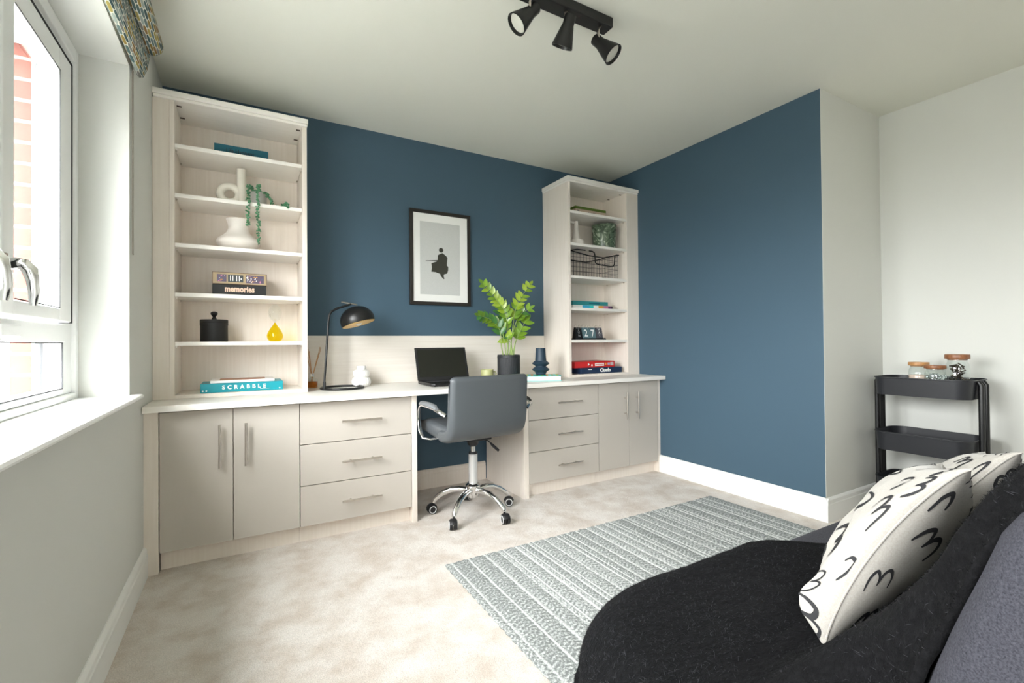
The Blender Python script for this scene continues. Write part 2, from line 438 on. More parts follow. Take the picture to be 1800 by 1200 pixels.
# ================================================================= ROOM
H = 2.4; XL = -.38; XR = 2.78; XR2 = 3.466; YB = 1.377; D = 3.10; YS = -2.0; XO = -.65
struct('floor', MB().box(XL, XR2, YS, D, -.1, 0), 'carpet', 'beige cut pile carpet covering the whole floor')
struct('ceiling', MB().box(XO, XR2 + .15, YS - .15, D + .15, H, H + .12), 'ceil')
struct('wall_back', MB().box(XO, XR + .7, D, D + .15, 0, H), 'blue')
struct('wall_boxing', MB().box(XR, XR2, YB, D, 0, H, 0).box(XR + .0, XR2, YB - .0015, YB, 0, H, 1), ['blue', 'wall'])
struct('wall_right', MB().box(XR2, XR2 + .15, YS, D, 0, H), 'wall')
struct('wall_rear', MB().box(XO, XR2 + .15, YS - .15, YS, 0, H), 'wall')
WZ0, WZ1 = .785, 2.073
wl = MB().box(XO, XL, YS, D, 0, WZ0).box(XO, XL, YS, D, WZ1, H).box(XO, XL, 2.265, D, WZ0, WZ1).box(XO, XL, -.25, .45, WZ0, WZ1).box(XO, XL, YS, -1.75, WZ0, WZ1)  # gap behind the camera is an added opening for fill light
struct('wall_left', wl, 'wall')


def skirt(name, p0, p1, n, m='white', h=.129, t=.016):
    """skirting from p0 to p1 in plan, n = inward normal"""
    prof = [(0, 0), (t, 0), (t, h - .034), (t - .003, h - .030), (t - .003, h - .012), (t - .008, h - .004), (t - .012, h), (0, h)]
    vs = []
    for p in (p0, p1):
        for d, z in prof: vs.append((p[0] + n[0] * d, p[1] + n[1] * d, z))
    k = len(prof)
    mb = MB().add(vs, [tuple(range(k)), tuple(range(2 * k - 1, k - 1, -1))] + [(i, i + k, (i + 1) % k + k, (i + 1) % k) for i in range(k)])
    return struct(name, mb, m)


skirt('baseboard_left', (XL, YS), (XL, 2.548), (1, 0))
skirt('baseboard_right', (XR, YB - .0177), (XR, 2.56), (-1, 0))
skirt('baseboard_alcove', (XR - .0157, YB - .0015), (XR2, YB - .0015), (0, -1))
skirt('baseboard_far_right', (XR2, YS), (XR2, YB - .02), (-1, 0))
skirt('baseboard_kneehole', (.86, D), (1.54, D), (0, -1), 'cream_wood', .13)

# ---- window 1 (the one in view) and window 2 (unseen, added behind the camera for fill)
def window(name, y0, y1, bars, label=None):
    fx0, fx1 = -.602, -.525   # frame depth
    z0, z1 = .812, WZ1
    f = MB()
    f.box(fx0, fx1, y1 - .030, y1, z0, z1); f.box(fx0, fx1, y0, y0 + .030, z0, z1)
    f.box(fx0, fx1, y0 + .03, y1 - .03, z1 - .048, z1); f.box(fx0, fx1, y0 + .03, y1 - .03, z0, z0 + .022)
    # inner steps of the frame
    f.box(fx0, fx1 - .012, y1 - .130, y1 - .03, z0 + .022, z1 - .048)
    f.box(fx0, fx1 - .012, y0 + .03, y0 + .12, z0 + .022, z1 - .048)
    f.box(fx0, fx1 - .012, y0 + .12, y1 - .13, z1 - .105, z1 - .048)
    f.box(fx0, fx1 - .012, y0 + .12, y1 - .13, z0 + .022, .855)
    f.box(fx0, fx1 - .004, y0 + .12, y1 - .13, 1.013, 1.074)
    for a, b in bars: f.box(fx0, fx1 - .002, a, b, z0 + .022, z1 - .048)
    root = struct(name, f, 'upvc', label, bevel=.004)
    # sashes + glass
    ys = [y0 + .12] + [v for ab in bars for v in ab] + [y1 - .13]
    cells = [(ys[i], ys[i + 1]) for i in range(0, len(ys), 2)]
    for a, b in cells:
        s = MB(); sx0, sx1 = -.560, -.512; zt, zb = z1 - .109, 1.080; wgap = .004
        A, B = a + wgap, b - wgap
        W = .118 if b > 2.1 else .07
        s.box(sx0, sx1, B - W, B, zb, zt).box(sx0, sx1, A, A + .07, zb, zt).box(sx0, sx1, A + .07, B - W, zt - .074, zt).box(sx0, sx1, A + .07, B - W, zb, zb + .042)
        sa = build('sash', s, 'upvc', root, bevel=.006)
        g = MB()
        g.box(-.5605, -.5105, B + .0, B + .0035, zb - .002, zt + .002).box(-.5605, -.5105, A, B, zt, zt + .0035)
        e = .003
        g.box(-.5125, -.5105, B - W - e, B - W, zb + .042, zt - .074).box(-.5125, -.5105, A + .07, B - W, zt - .074 - e, zt - .074).box(-.5125, -.5105, A + .07, B - W, zb + .042, zb + .042 + e)
        g.box(-.5385, -.5345, a + .0, b, .855, .8585).box(-.5385, -.5345, b - .0035, b, .855, 1.013).box(-.5385, -.5345, a, b, 1.0095, 1.013)
        build('gasket', g, 'gasket', root)
        p = MB().box(-.546, -.542, A + .06, B - W + .004, zb + .036, zt - .07); build('pane', p, 'wglass', root)
        p = MB().box(-.566, -.562, a, b, .85, 1.02); build('pane', p, 'wglass', root)
        ob_ = MB().box(-.604, -.562, b - .004, b + .001, 1.074, z1 - .105).box(-.604, -.562, a, b, z1 - .107, z1 - .103).box(-.604, -.568, b - .004, b + .001, .857, 1.013)  # thin dark strips: shade painted onto the white frame step and head
        build('frame_shade_strip', ob_, M['frame_shade'], root)
        # handle: base plate on the stile by the bar, neck and cranked lever
        hy = A + .002 if b > 2.1 else B - .075; hz = 1.20
        hd = MB().box(-.512, -.506, hy - .013, hy + .013, hz - .055, hz + .03)
        hd.tube([(-.508, hy, hz), (-.488, hy, hz + .006), (-.474, hy, hz + .004), (-.464, hy + .001, hz - .010), (-.459, hy + .002, hz - .035), (-.457, hy + .003, hz - .065), (-.459, hy + .004, hz - .098)],
                [.011, .0115, .012, .0125, .010, .009, .006], 10, flat=(.75, 1.3))
        build('handle', hd, 'chrome', root, smooth=True, label='curved chrome window handle')
    return root


W1 = window('window_1', .45, 2.265, [(.93, 1.0), (1.52, 1.60)], 'white framed window with brick reveal outside')
window('added_fill_window', -1.75, -.25, [(-1.03, -.97)])  # unseen, added to throw frontal fill on the cabinets
# vent block on transom
build('trickle_latch', MB().box(-.527, -.520, 1.63, 1.745, 1.026, 1.058), 'upvc', W1, bevel=.003)
for i, (a, b) in enumerate([(.45, 2.265), (-1.75, -.25)]):  # second sill goes with the added fill window
    sl = MB().box(-.64, XL, a, b, WZ0, .812)
    prof = [(XL, .786), (XL + .012, .786), (XL + .014, .793), (XL + .030, .793), (XL + .038, .797), (XL + .041, .803), (XL + .038, .809), (XL + .032, .812), (XL, .812)]
    sl.prism(prof, 'Y', a - .03, b + .03)
    struct('trim_%d' % (i + 1), sl, 'white', 'white window sill board with rounded nose')
# outer brick reveals and lintel
bk = MB().box(-.712, -.652, 2.29, 3.0, -.2, 2.9)
struct('wall_outer_brick', bk, 'brick', 'red brick outer reveal seen through the window')
struct('trim_outer_lintel', MB().box(-.76, -.65, .3, 3.0, 2.075, 2.3), 'bluegrey')

# ================================================================= roman blind
bl = thing('roman_blind', (XL + .03, 1.35, 2.05), 'folded roman blind in multicoloured leaf-dash fabric hanging above the window', 'blind')


def cloth_strip(path, y0, y1, tilt, thick=.004):
    L = [0]
    for i in range(1, len(path)): L.append(L[-1] + (Vector(path[i]) - Vector(path[i - 1])).length)
    n = len(path); ny = 24; mb = MB(); uvs = []
    for j in range(ny):
        y = y0 + (y1 - y0) * j / (ny - 1)
        for i, (x, z) in enumerate(path):
            mb.v.append((x, y, z + tilt * (y - y1) + .002 * sin(y * 9 + i))); uvs.append((y, L[i]))
    for j in range(ny - 1):
        for i in range(n - 1):
            mb.f.append((j * n + i, j * n + i + 1, (j + 1) * n + i + 1, (j + 1) * n + i)); mb.mi.append(0)
    return mb, uvs


def uv_build(name, mb, uvs, m, parent, th):
    o = build(name, mb, m, parent, smooth=True, angle=80)
    uvl = o.data.uv_layers.new(name='UVMap')
    for lp in o.data.loops: uvl.data[lp.index].uv = uvs[lp.vertex_index]
    q = o.modifiers.new('solid', 'SOLIDIFY'); q.thickness = th; q.offset = 0
    return o


def arc(cx, cz, r, a0, a1, n=8, sx=1): return [(cx + r * sx * cos(radians(a0 + (a1 - a0) * i / n)), cz + r * sin(radians(a0 + (a1 - a0) * i / n))) for i in range(n + 1)]


YE = 2.345; TI = .06
back = [(XL + .012, 2.34), (XL + .012, 2.20), (XL + .012, 2.085), (XL + .018, 2.075), (XL + .030, 2.078), (XL + .042, 2.11), (XL + .05, 2.16)]
front = [(XL + .04, 2.36), (XL + .075, 2.30)] + arc(XL + .052, 2.215, .042, 60, -110, 12, 1.0) + [(XL + .04, 2.20)]
front2 = [(XL + .02, 2.385), (XL + .045, 2.37), (XL + .06, 2.345), (XL + .066, 2.30), (XL + .05, 2.27)]
for nm, pth in (('fold', back), ('fold', front), ('fold', front2)):
    mb, uvs = cloth_strip(pth, .38, YE, TI); uv_build(nm, mb, uvs, 'blind', bl, .005)
build('headrail', MB().box(XL, XL + .03, .38, 2.34, 2.345, 2.385), 'white', bl)
ch = MB()
for k in range(150):
    z = 2.07 - k * .0048
    for dy in (0, .014): ch.sphere((XL + .006, 2.288 + dy, z), .0022, 6, 4)
build('bead_chain', ch, mat('bead_grey', (.30, .27, .23), .5), bl)

# ================================================================= FITTED FURNITURE
YW = 2.494; YD = 2.55; ZW = .7394


def bar_handle(parent, a, b, off=.030, local=False):
    """bar handle between points a and b on the front plane"""
    a = Vector(a); b = Vector(b); d = (b - a).normalized(); n = Vector((0, -1, 0))
    h = MB().cyl(a + n * off, b + n * off, .0058, n=12)
    for t in (.22, .78): p = a.lerp(b, t); h.cyl(p, p + n * off, .0042, n=10)
    return build('handle', h, 'steel', parent, smooth=True)


def cupboard(loc, x0, x1, split, lab, hz=(.434, .634), hx=(.052, .052), lpanel=None, rpanel=None):
    t = thing('base_cupboard', loc, lab, 'cupboard')
    build('carcass', MB().box(x0 + .002, x1 - .002, YD + .021, D - .02, .087, .709), 'cream_wood', t)
    build('plinth', MB().box(x0, x1, YD + .045, YD + .06, 0, .087), 'cream_wood', t)
    for (a, b, h) in ((x0 + .0015, split - .0015, split - hx[0]), (split + .0015, x1 - .0015, split + hx[1])):
        dr = build('door', MB().box(a, b, YD, YD + .019, .089, .703), 'door', t, bevel=.0012)
        bar_handle(dr, (h, YD, hz[0]), (h, YD, hz[1]))
    return t


cl = cupboard((-.05, 2.8, 0), -.326, .239, -.046, 'two-door grey cupboard by the window wall under the taller shelves')
build('end_panel', MB().box(XL, -.328, YD - .0, YD + .03, 0, .709), 'cream_wood', cl, bevel=.001)
cr_ = cupboard((2.45, 2.8, 0), 2.1655, 2.752, 2.4535, 'two-door grey cupboard at the right end by the navy wall', hx=(.043, .070))
build('end_panel', MB().box(2.753, XR, YD + .004, D - .02, 0, .709), 'cream_wood', cr_, bevel=.001)


def drawers(loc, x0, x1, lab, hx, panel):
    t = thing('drawer_unit', loc, lab, 'drawers')
    build('carcass', MB().box(x0 + .002, x1 - .002, YD + .021, D - .02, .087, .709), 'cream_wood', t)
    build('plinth', MB().box(x0, x1, YD + .045, YD + .06, 0, .087), 'cream_wood', t)
    for (a, b) in ((.089, .288), (.2915, .4945), (.498, .703)):
        dr = build('drawer', MB().box(x0 + .0015, x1 - .0015, YD, YD + .019, a, b), 'door', t, bevel=.0012)
        z = (a + b) / 2
        bar_handle(dr, (hx[0], YD, z), (hx[1], YD, z))
    build('end_panel', MB().box(panel[0], panel[1], YD - .002, D - .02, 0, .709), 'cream_wood', t, bevel=.001)
    return t


drawers((.53, 2.8, 0), .240, .811, 'three-drawer grey unit left of the chair with its side panel', (.436, .640), (.812, .842))
drawers((1.87, 2.8, 0), 1.583, 2.164, 'three-drawer grey unit right of the chair with its side panel', (1.80, 2.0), (1.544, 1.582))

wt = tag(build('worktop', MB().box(XL + .002, XR - .002, YW, D - .002, .7115, ZW), 'cream_wood_h', bevel=.002), 'long pale wood worktop running wall to wall over the cupboards', 'worktop')
tag(build('backsplash', MB().box(.302, 2.071, D - .016, D - .001, ZW + .0005, 1.053), 'cream_wood_b', bevel=.001), 'pale wood upstand panel behind the desk between the shelf towers', 'panel')

SH = [(1.018, .02), (1.258, .02), (1.499, .02), (1.742, .02), (1.983, .02)]


def tower(loc, xo0, xi0, xi1, xo1, lab, filler, cornice):
    t = thing('shelf_tower', loc, lab, 'shelves')
    yf = 2.765
    build('side_panel', MB().box(xo0, xi0, yf, D - .001, ZW + .0005, 2.19), 'cream_wood', t, bevel=.0012)
    build('side_panel', MB().box(xi1, xo1, yf, D - .001, ZW + .0005, 2.19), 'cream_wood', t, bevel=.0012)
    build('back_panel', MB().box(xi0, xi1, 3.045, 3.06, ZW + .018, 2.19), 'cream_wood', t)
    build('base_board', MB().box(xi0, xi1, yf, 3.045, ZW + .0005, .759), 'cream_wood', t, bevel=.0012)
    build('top_board', MB().box(xi0, xi1, yf, 3.045, 2.172 + .02, 2.21), 'cream_wood', t)
    build('filler', MB().box(*filler, yf + (.004 if filler[0] < 0 else 0), yf + .03, ZW + .0005, 2.19), 'cream_wood', t, bevel=.001)
    c = MB().box(*cornice, 2.752, D - .001, 2.205, 2.232).box(cornice[0] + .004, cornice[1] - .004, 2.758, D - .001, 2.19, 2.205)
    build('cornice', c, 'cream_wood_h', t, bevel=.003)
    for z, th in SH:
        build('shelf', MB().box(xi0 + .001, xi1 - .001, yf + .004, 3.045, z - th, z), 'cream_wood_h', t, bevel=.001)
    fm_ = mat('dark_fixing', (.05, .03, .02), .5)
    for x in (xi0 + .014, xi1 - .014):
        for y in (2.82, 2.96): build('fixing', MB().box(x - .010, x + .010, y - .004, y + .004, 2.186, 2.192), fm_, t)
    for z, th in SH:
        for x0, x1 in ((xi0, xi0 + .008), (xi1 - .008, xi1)):
            for y in (2.80, 3.0): build('shelf_pin', MB().box(x0, x1, y - .004, y + .004, z - th - .008, z - th), 'steel', t)
    return t


tower((0, 2.93, ZW), -.312, -.292, .2755, .300, 'shelf tower by the window wall holding black canister and white vases', (XL + .001, -.312), (XL + .001, .306))
tower((2.43, 2.93, ZW), 2.0735, 2.0955, 2.655, 2.662, 'shelf tower in the far right corner holding wire basket and board games', (2.662, XR - .001), (2.066, XR - .001))

# ================================================================= LEFT TOWER CONTENTS
def boxthing(name, cat, lab, x0, x1, y0, y1, z0, z1, body, rz=0, bevel=.002):
    c = ((x0 + x1) / 2, (y0 + y1) / 2, z0)
    t = thing(name, c, lab, cat)
    return t


S = [s[0] for s in SH]  # shelf surfaces, bottom to top
B0 = .759
# hardback
t = thing('book', (-.01, 2.92, S[4]), 'dark teal book lying spine-out on the top shelf of the left tower', 'book')
build('cover', MB().box(-.133, .115, 2.84, 3.02, S[4] + .0002, S[4] + .004).box(-.133, .115, 2.84, 3.02, S[4] + .058, S[4] + .062).box(-.133, .115, 2.838, 2.842, S[4] + .0002, S[4] + .062), 'darkteal', t, bevel=.001)
build('pages', MB().box(-.131, .112, 2.843, 3.017, S[4] + .004, S[4] + .058), 'page', t)
build('lettering', lettering(MB(), 'Life Happens...', .040, (-.008, 2.8375, S[4] + .020), bold=.0005, xs=.62), 'darkprint', t)
# d vase
t = thing('sculptural_vase', (-.04, 2.90, S[3]), 'glossy cream vase with a looped ring body and upright neck, beside trailing plant', 'vase')
zz = S[3]
ring = [(-.066 + .043 * cos(a), 2.9, zz + .0625 + .042 * sin(a)) for a in [2 * pi * k / 28 for k in range(28)]]
build('ring_body', MB().tube(ring, .020, 14, closed=True, refv=(0, 1, 0)), 'ceramic', t, smooth=True, angle=80)
build('neck', MB().lathe([(.0225, 0), (.0235, .01), (.0225, .1), (.0205, .19), (.0215, .205), (.017, .205), (.016, .12), (0, .12)], (-.012, 2.9, zz), 24), 'ceramic', t, smooth=True)
# trailing plant
t = thing('trailing_plant', (.068, 2.91, S[3]), 'small grey pot with trailing bead-leaved plant hanging over the shelf edge', 'plant')
build('pot', MB().lathe([(.030, 0), (.040, .004), (.043, .085), (.043, .09), (.038, .09), (.037, .078), (0, .078)], (.068, 2.91, zz), 28), 'potgrey', t, smooth=True)


def trail(path, name='trail', r=.0075, m=('pearl', 'pearl2'), step=.011):
    P = [Vector(p) for p in path]; mb = MB(); pts = []
    for i in range(len(P) - 1):
        L = (P[i + 1] - P[i]).length; n = max(1, int(L / step))
        for k in range(n): pts.append(P[i].lerp(P[i + 1], k / n))
    for p in pts:
        for _ in range(3):
            q = p + Vector((random.uniform(-1, 1), random.uniform(-1, 1), random.uniform(-.6, .6))) * .008
            rot = Matrix.Rotation(random.uniform(0, 6.28), 3, 'Z') @ Matrix.Rotation(random.uniform(0, 3), 3, 'X')
            mb.sphere(q, r * random.uniform(.6, 1.0), 7, 5, (1, .6, .8), rot=rot, mi=random.choice((0, 0, 1)))
    mb.tube(path, .0012, 5)
    return build(name, mb, list(m), t, smooth=True, angle=80)


trail([(.055, 2.90, zz + .094), (.03, 2.85, zz + .105), (.022, 2.79, zz + .09), (.018, 2.757, zz + .04), (.018, 2.752, zz - .04), (.018, 2.753, zz - .135)])
trail([(.072, 2.90, zz + .094), (.068, 2.85, zz + .11), (.068, 2.79, zz + .10), (.063, 2.757, zz + .05), (.062, 2.75, zz - .05), (.066, 2.752, zz - .15), (.064, 2.753, zz - .225)])
trail([(.085, 2.90, zz + .094), (.10, 2.86, zz + .085), (.125, 2.83, zz + .045), (.135, 2.82, zz + .012)], r=.0085)
trail([(.135, 2.82, zz + .012), (.17, 2.80, zz + .007)], r=.004, step=.02)
trail([(.185, 2.79, zz + .010), (.20, 2.765, zz + .012), (.205, 2.754, zz - .018)], r=.0095)
trail([(.04, 2.89, zz + .096), (.085, 2.90, zz + .10)], r=.009)
# wide vase
o = build('wide_vase', MB().lathe([(.05, 0), (.062, .003), (.085, .018), (.101, .036), (.104, .048), (.095, .064), (.072, .082), (.056, .098), (.048, .116), (.046, .13), (.050, .150), (.056, .166), (.057, .170), (.054, .170), (.046, .15), (.042, .13), (0, .12)], (-.026, 2.89, S[2]), 48), 'ceramatt', smooth=True, angle=70)
tag(o, 'squat wide matt cream vase with flared neck, two shelves above the canister', 'vase')
# keepsake boxes
t = thing('keepsake_box', (-.02, 2.93, S[1]), 'black storage box with pale memories lettering, under the floral box', 'box')
build('body', MB().box(-.142, .103, 2.84, 3.02, S[1] + .0002, S[1] + .058), 'blackmatt', t, bevel=.002)
mb = MB(); lettering(mb, 'memories', .042, (-.02, 2.839, S[1] + .022), bold=.0016, xs=.80)
build('lettering', mb, 'peach', t)
t = thing('floral_box', (-.02, 2.93, S[1] + .058), 'bronze-edged box with colourful floral panels, stacked on the black storage box', 'box')
fz = S[1] + .0585
build('body', MB().box(-.143, .106, 2.838, 3.02, fz, fz + .063), mat('bronze_brown', (.16, .10, .06), .4), t, bevel=.002)
fl = MB().box(-.139, .102, 2.8365, 2.838, fz + .004, fz + .059, 0).box(-.122, -.080, 2.8355, 2.8365, fz + .013, fz + .051, 1).box(-.073, -.004, 2.8355, 2.8365, fz + .013, fz + .050, 2).box(.008, .092, 2.8355, 2.8365, fz + .010, fz + .052, 1)
for k in range(34):
    x = random.choice((random.uniform(-.118, -.084), random.uniform(.012, .088), random.uniform(.012, .088)))
    z = fz + random.uniform(.016, .046); a = random.uniform(0, 3)
    r = random.uniform(.003, .008)
    fl.prism([(x + r * cos(a), z + r * sin(a)), (x + r * .4 * cos(a + 1.57), z + r * .4 * sin(a + 1.57)), (x - r * cos(a), z - r * sin(a)), (x + r * .4 * cos(a - 1.57), z + r * .4 * sin(a - 1.57))], 'Y', 2.8348, 2.8355, random.choice((3, 4, 5, 6, 3)))
for x in (-.064, -.053, -.036, -.024): fl.box(x, x + .004, 2.8348, 2.8355, fz + .018, fz + .046, 3)
fl.sphere((-.013, 2.8352, fz + .030), .004, 8, 6, (1, .2, 1), 3)
build('printed_front', fl, [mat('antique_gold', (.40, .30, .17), .4), mat('plum', (.10, .07, .12), .5), mat('charcoal_panel', (.035, .045, .05), .5), 'letter', 'orange', 'pink', mat('slate_blue', (.07, .12, .2), .5)], t)
# canister
t = thing('canister', (-.137, 2.90, S[0]), 'matt black lidded canister with round knob on the shelf left of yellow glass', 'canister')
build('body', MB().lathe([(.060, 0), (.062, .003), (.062, .086)], (-.137, 2.9, S[0]), 40), 'blackmatt', t, smooth=True)
build('lid', MB().lathe([(.0635, .086), (.0635, .096), (.062, .0965), (.0635, .098), (.0635, .112), (.062, .115), (.03, .117), (.0, .117)], (-.137, 2.9, S[0]), 40), 'blackmatt', t, smooth=True)
build('knob', MB().lathe([(.013, .117), (.010, .124), (.007, .130), (.010, .136), (.015, .141), (.0165, .148), (.015, .154), (.008, .158), (0, .159)], (-.137, 2.9, S[0]), 24), 'black', t, smooth=True)
# hourglass vase
t = thing('glass_bud_vase', (.148, 2.90, S[0]), 'two-bulb glass ornament, clear globe above yellow teardrop, right of the black canister', 'ornament')
build('lower_bulb', MB().lathe([(.0, .001), (.024, .001), (.034, .008), (.040, .022), (.041, .034), (.036, .050), (.025, .070), (.012, .088), (.006, .098), (.005, .104)], (.148, 2.9, S[0]), 32), 'yellow', t, smooth=True, label='yellow glass teardrop')
build('upper_bulb', MB().lathe([(.005, .104), (.008, .112), (.022, .122), (.032, .136), (.0355, .155), (.033, .176), (.024, .192), (.014, .199), (.012, .206)], (.148, 2.9, S[0]), 32), 'glass', t, smooth=True, label='clear glass globe')
# word game
t = thing('board_game_box', (-.005, 2.9, B0), 'teal word-game box at the bottom of the left tower', 'box')
build('box', MB().box(-.192, .180, 2.80, 3.0, B0 + .0003, B0 + .046), 'teal', t, bevel=.0015)
mb = MB(); lettering(mb, 'SCRABBLE', .027, (0, 2.799, B0 + .016), bold=.0010, space=1.75, xs=1.02)
mb.box(.072, .118, 2.799, 2.7996, B0 + .010, B0 + .0115)
for x in (-.181, -.166, .164): mb.sphere((x, 2.7995, B0 + .010), .0042, 10, 8, (1, .15, 1))
build('lettering', mb, 'letter', t)
t = thing('picture_book', (0, 2.9, B0 + .0465), 'white book with brown cover photo lying on the teal game box', 'book')
build('cover', MB().box(-.150, .140, 2.806, 2.985, B0 + .0468, B0 + .060), 'page', t, bevel=.001)
ph = MB().prism([(-.112, 2.822), (.098, 2.822), (.098, 2.965), (-.112, 2.965)], 'Z', B0 + .060, B0 + .0606)
build('cover_photo', ph, mat('brown_photo', (.42, .23, .10), .5, c2=(.42, .16, .12), cscale=12), t)

# ================================================================= DESK ITEMS
# reed diffuser
t = thing('reed_diffuser', (.345, 2.97, ZW), 'small amber reed diffuser bottle against the left tower side', 'diffuser')
dx, dy = .3475, 2.985
build('bottle', MB().lathe([(.030, .001), (.0335, .006), (.0335, .048), (.030, .058), (.012, .066), (.011, .078)], (dx, dy, ZW), 28), 'jarglass', t, smooth=True)
build('oil', MB().lathe([(.027, .005), (.0305, .008), (.0305, .040), (0, .041)], (dx, dy, ZW), 28), 'amber', t, smooth=True)
build('collar', MB().lathe([(.0135, .070), (.0135, .088), (.009, .088), (.009, .074)], (dx, dy, ZW), 24), 'chrome', t, smooth=True)
for (ex, ey, ez) in ((-.022, .0, .235), (-.028, -.012, .20), (.045, .0, .245), (.052, .012, .24), (-.012, .03, .22), (.038, -.02, .21)):
    build('reed', MB().cyl((dx - ex * .25, dy - ey * .25, ZW + .02), (dx + ex, dy + ey, ZW + ez), .0018, n=6), 'reed', t)
# desk lamp
t = thing('desk_lamp', (.50, 2.86, ZW), 'black dome desk lamp with ring base and gold lining left of the laptop', 'lamp')
rb = [(.497 + .117 * cos(a), 2.862 + .117 * sin(a), ZW + .0068) for a in [2 * pi * k / 48 for k in range(48)]]
build('ring_base', MB().tube(rb, .0065, 10, closed=True, refv=(0, 0, 1)), 'black', t, smooth=True)
bx, by = .391, 2.81
build('pole', MB().cyl((bx, by, ZW + .008), (bx, by, ZW + .05), .0085, n=14).tube([(bx, by, ZW + .045), (bx + .004, by, ZW + .1), (bx + .022, by + .002, ZW + .38), (bx + .028, by + .004, ZW + .425), (bx + .040, by + .006, ZW + .447), (bx + .068, by + .01, ZW + .464), (bx + .15, by + .02, ZW + .494)], .0062, 10), 'black', t, smooth=True)
hd = Vector((.572, 2.835, 1.165)); axis = Vector((.26, -.16, -1)).normalized(); q = (-axis).to_track_quat('Z', 'Y').to_matrix()
dome = []
for k in range(15):
    a = radians(-14 + 104 * k / 14); dome.append((.098 * cos(a), .085 * sin(a) - .028))
inner = [(r * .975, z - .0015) for r, z in reversed(dome)]
build('shade', MB().lathe(dome, hd, 48, q), 'black', t, smooth=True, angle=60)
build('shade_lining', MB().lathe(inner, hd, 48, q), 'gold', t, smooth=True, angle=60, label='gold inner lining of shade')
tp = hd + (-axis) * .058
build('shade_stem', MB().cyl(hd + Vector((-.085, -.01, .078)), hd + Vector((.005, 0, .066)), .0045, n=10), 'steel', t, smooth=True, label='brass coloured joint')
build('bulb', MB().lathe([(.010, .030), (.012, .010), (.022, -.010), (.027, -.030), (.024, -.046), (.012, -.057), (0, -.060)], hd, 24, q), 'bulb', t, smooth=True)
# white bubble vase
fl_ = lambda a, z: 1 + .035 * cos(a * 20)
o = MB().lathe([(.030, 0), (.046, .004), (.055, .020), (.056, .034), (.050, .050), (.040, .058)], (.625, 2.955, ZW), 80, fn=fl_)
o.lathe([(.036, .058), (.044, .062), (.047, .078), (.045, .094), (.034, .102)], (.625, 2.955, ZW), 80, fn=fl_)
o.lathe([(.024, .100), (.028, .108), (.028, .122), (.024, .126), (.018, .126), (.018, .10), (0, .1)], (.625, 2.955, ZW), 40)
tag(build('ribbed_vase', o, 'cerawhite', smooth=True, angle=60), 'small white vase of stacked ribbed bubbles behind the lamp ring', 'vase')
# laptop
t = thing('laptop', (1.15, 2.75, ZW), 'open black laptop on the desk behind the grey chair', 'laptop')
LX0, LX1 = .962, 1.322
build('base', MB().prism([(LX0 + .02, 2.63), (LX1 - .02, 2.63), (LX1, 2.65), (LX1, 2.885), (LX0, 2.885), (LX0, 2.65)], 'Z', ZW + .004, ZW + .022), 'black', t, bevel=.004)
kb = MB()
for i in range(14):
    for j in range(5): kb.box(LX0 + .03 + i * .0215, LX0 + .048 + i * .0215, 2.745 + j * .022, 2.763 + j * .022, ZW + .022, ZW + .0235)
build('keyboard', kb, 'key', t)
build('sticker', MB().box(LX1 - .17, LX1 - .125, 2.66, 2.70, ZW + .0221, ZW + .0226), 'sticker', t)
for x in (LX0 + .03, LX1 - .03):
    for y in (2.66, 2.86): build('foot', MB().cyl((x, y, ZW + .0002), (x, y, ZW + .005), .006, n=10), 'rubber', t)
ly0, ly1, lz0, lz1 = 2.885, 2.955, ZW + .022, .972
def lid(y, z): return [(LX0, ly0 + y, lz0 + z), ]
ld = MB(); d = Vector((0, ly1 - ly0, lz1 - lz0)); n_ = Vector((0, d.z, -d.y)).normalized()
def slab(mb, x0, x1, s0, s1, t0, t1, mi=0):
    vs = []
    for tt in (t0, t1):
        for (x, s) in ((x0, s0), (x1, s0), (x1, s1), (x0, s1)):
            p = Vector((x, ly0, lz0)) + d * s + n_ * tt; vs.append(p)
    return mb.add(vs, [(0, 1, 2, 3), (7, 6, 5, 4), (0, 4, 5, 1), (1, 5, 6, 2), (2, 6, 7, 3), (3, 7, 4, 0)], mi)
build('lid', slab(MB(), LX0, LX1, 0, 1, 0, .008), 'blackmatt', t, bevel=.003)
build('screen', slab(MB(), LX0 + .016, LX1 - .016, .10, .94, -.0006, 0), 'screen', t)
# mug
t = thing('mug', (1.50, 2.97, ZW), 'olive green mug half hidden behind the chair back', 'mug')
build('cup', MB().lathe([(.034, 0), (.042, .004), (.045, .02), (.046, .070), (.045, .072), (.042, .070), (.041, .012), (0, .010)], (1.50, 2.97, ZW), 32), 'olive', t, smooth=True)
build('handle', MB().tube([(1.543, 2.965, ZW + .055), (1.560, 2.962, ZW + .055), (1.567, 2.96, ZW + .040), (1.558, 2.962, ZW + .022), (1.543, 2.965, ZW + .018)], .005, 8), 'olive', t, smooth=True)
# potted zz plant
PX, PY = 1.626, 2.88
t = thing('potted_plant', (PX, PY, ZW), 'glossy-leaved green houseplant in ribbed charcoal pot behind the chair', 'plant')
rib = lambda a, z: 1 + (.022 * abs(sin(a * 26)) if .01 < z < .155 else 0)
build('pot', MB().lathe([(.070, 0), (.076, .004), (.0785, .02), (.0785, .152), (.080, .154), (.080, .174), (.078, .176), (.074, .175), (.073, .155), (0, .155)], (PX, PY, ZW), 208, fn=rib), 'potblack', t, smooth=True, angle=30)
build('soil', MB().lathe([(.0, .158), (.07, .156)], (PX, PY, ZW), 24), 'soil', t)


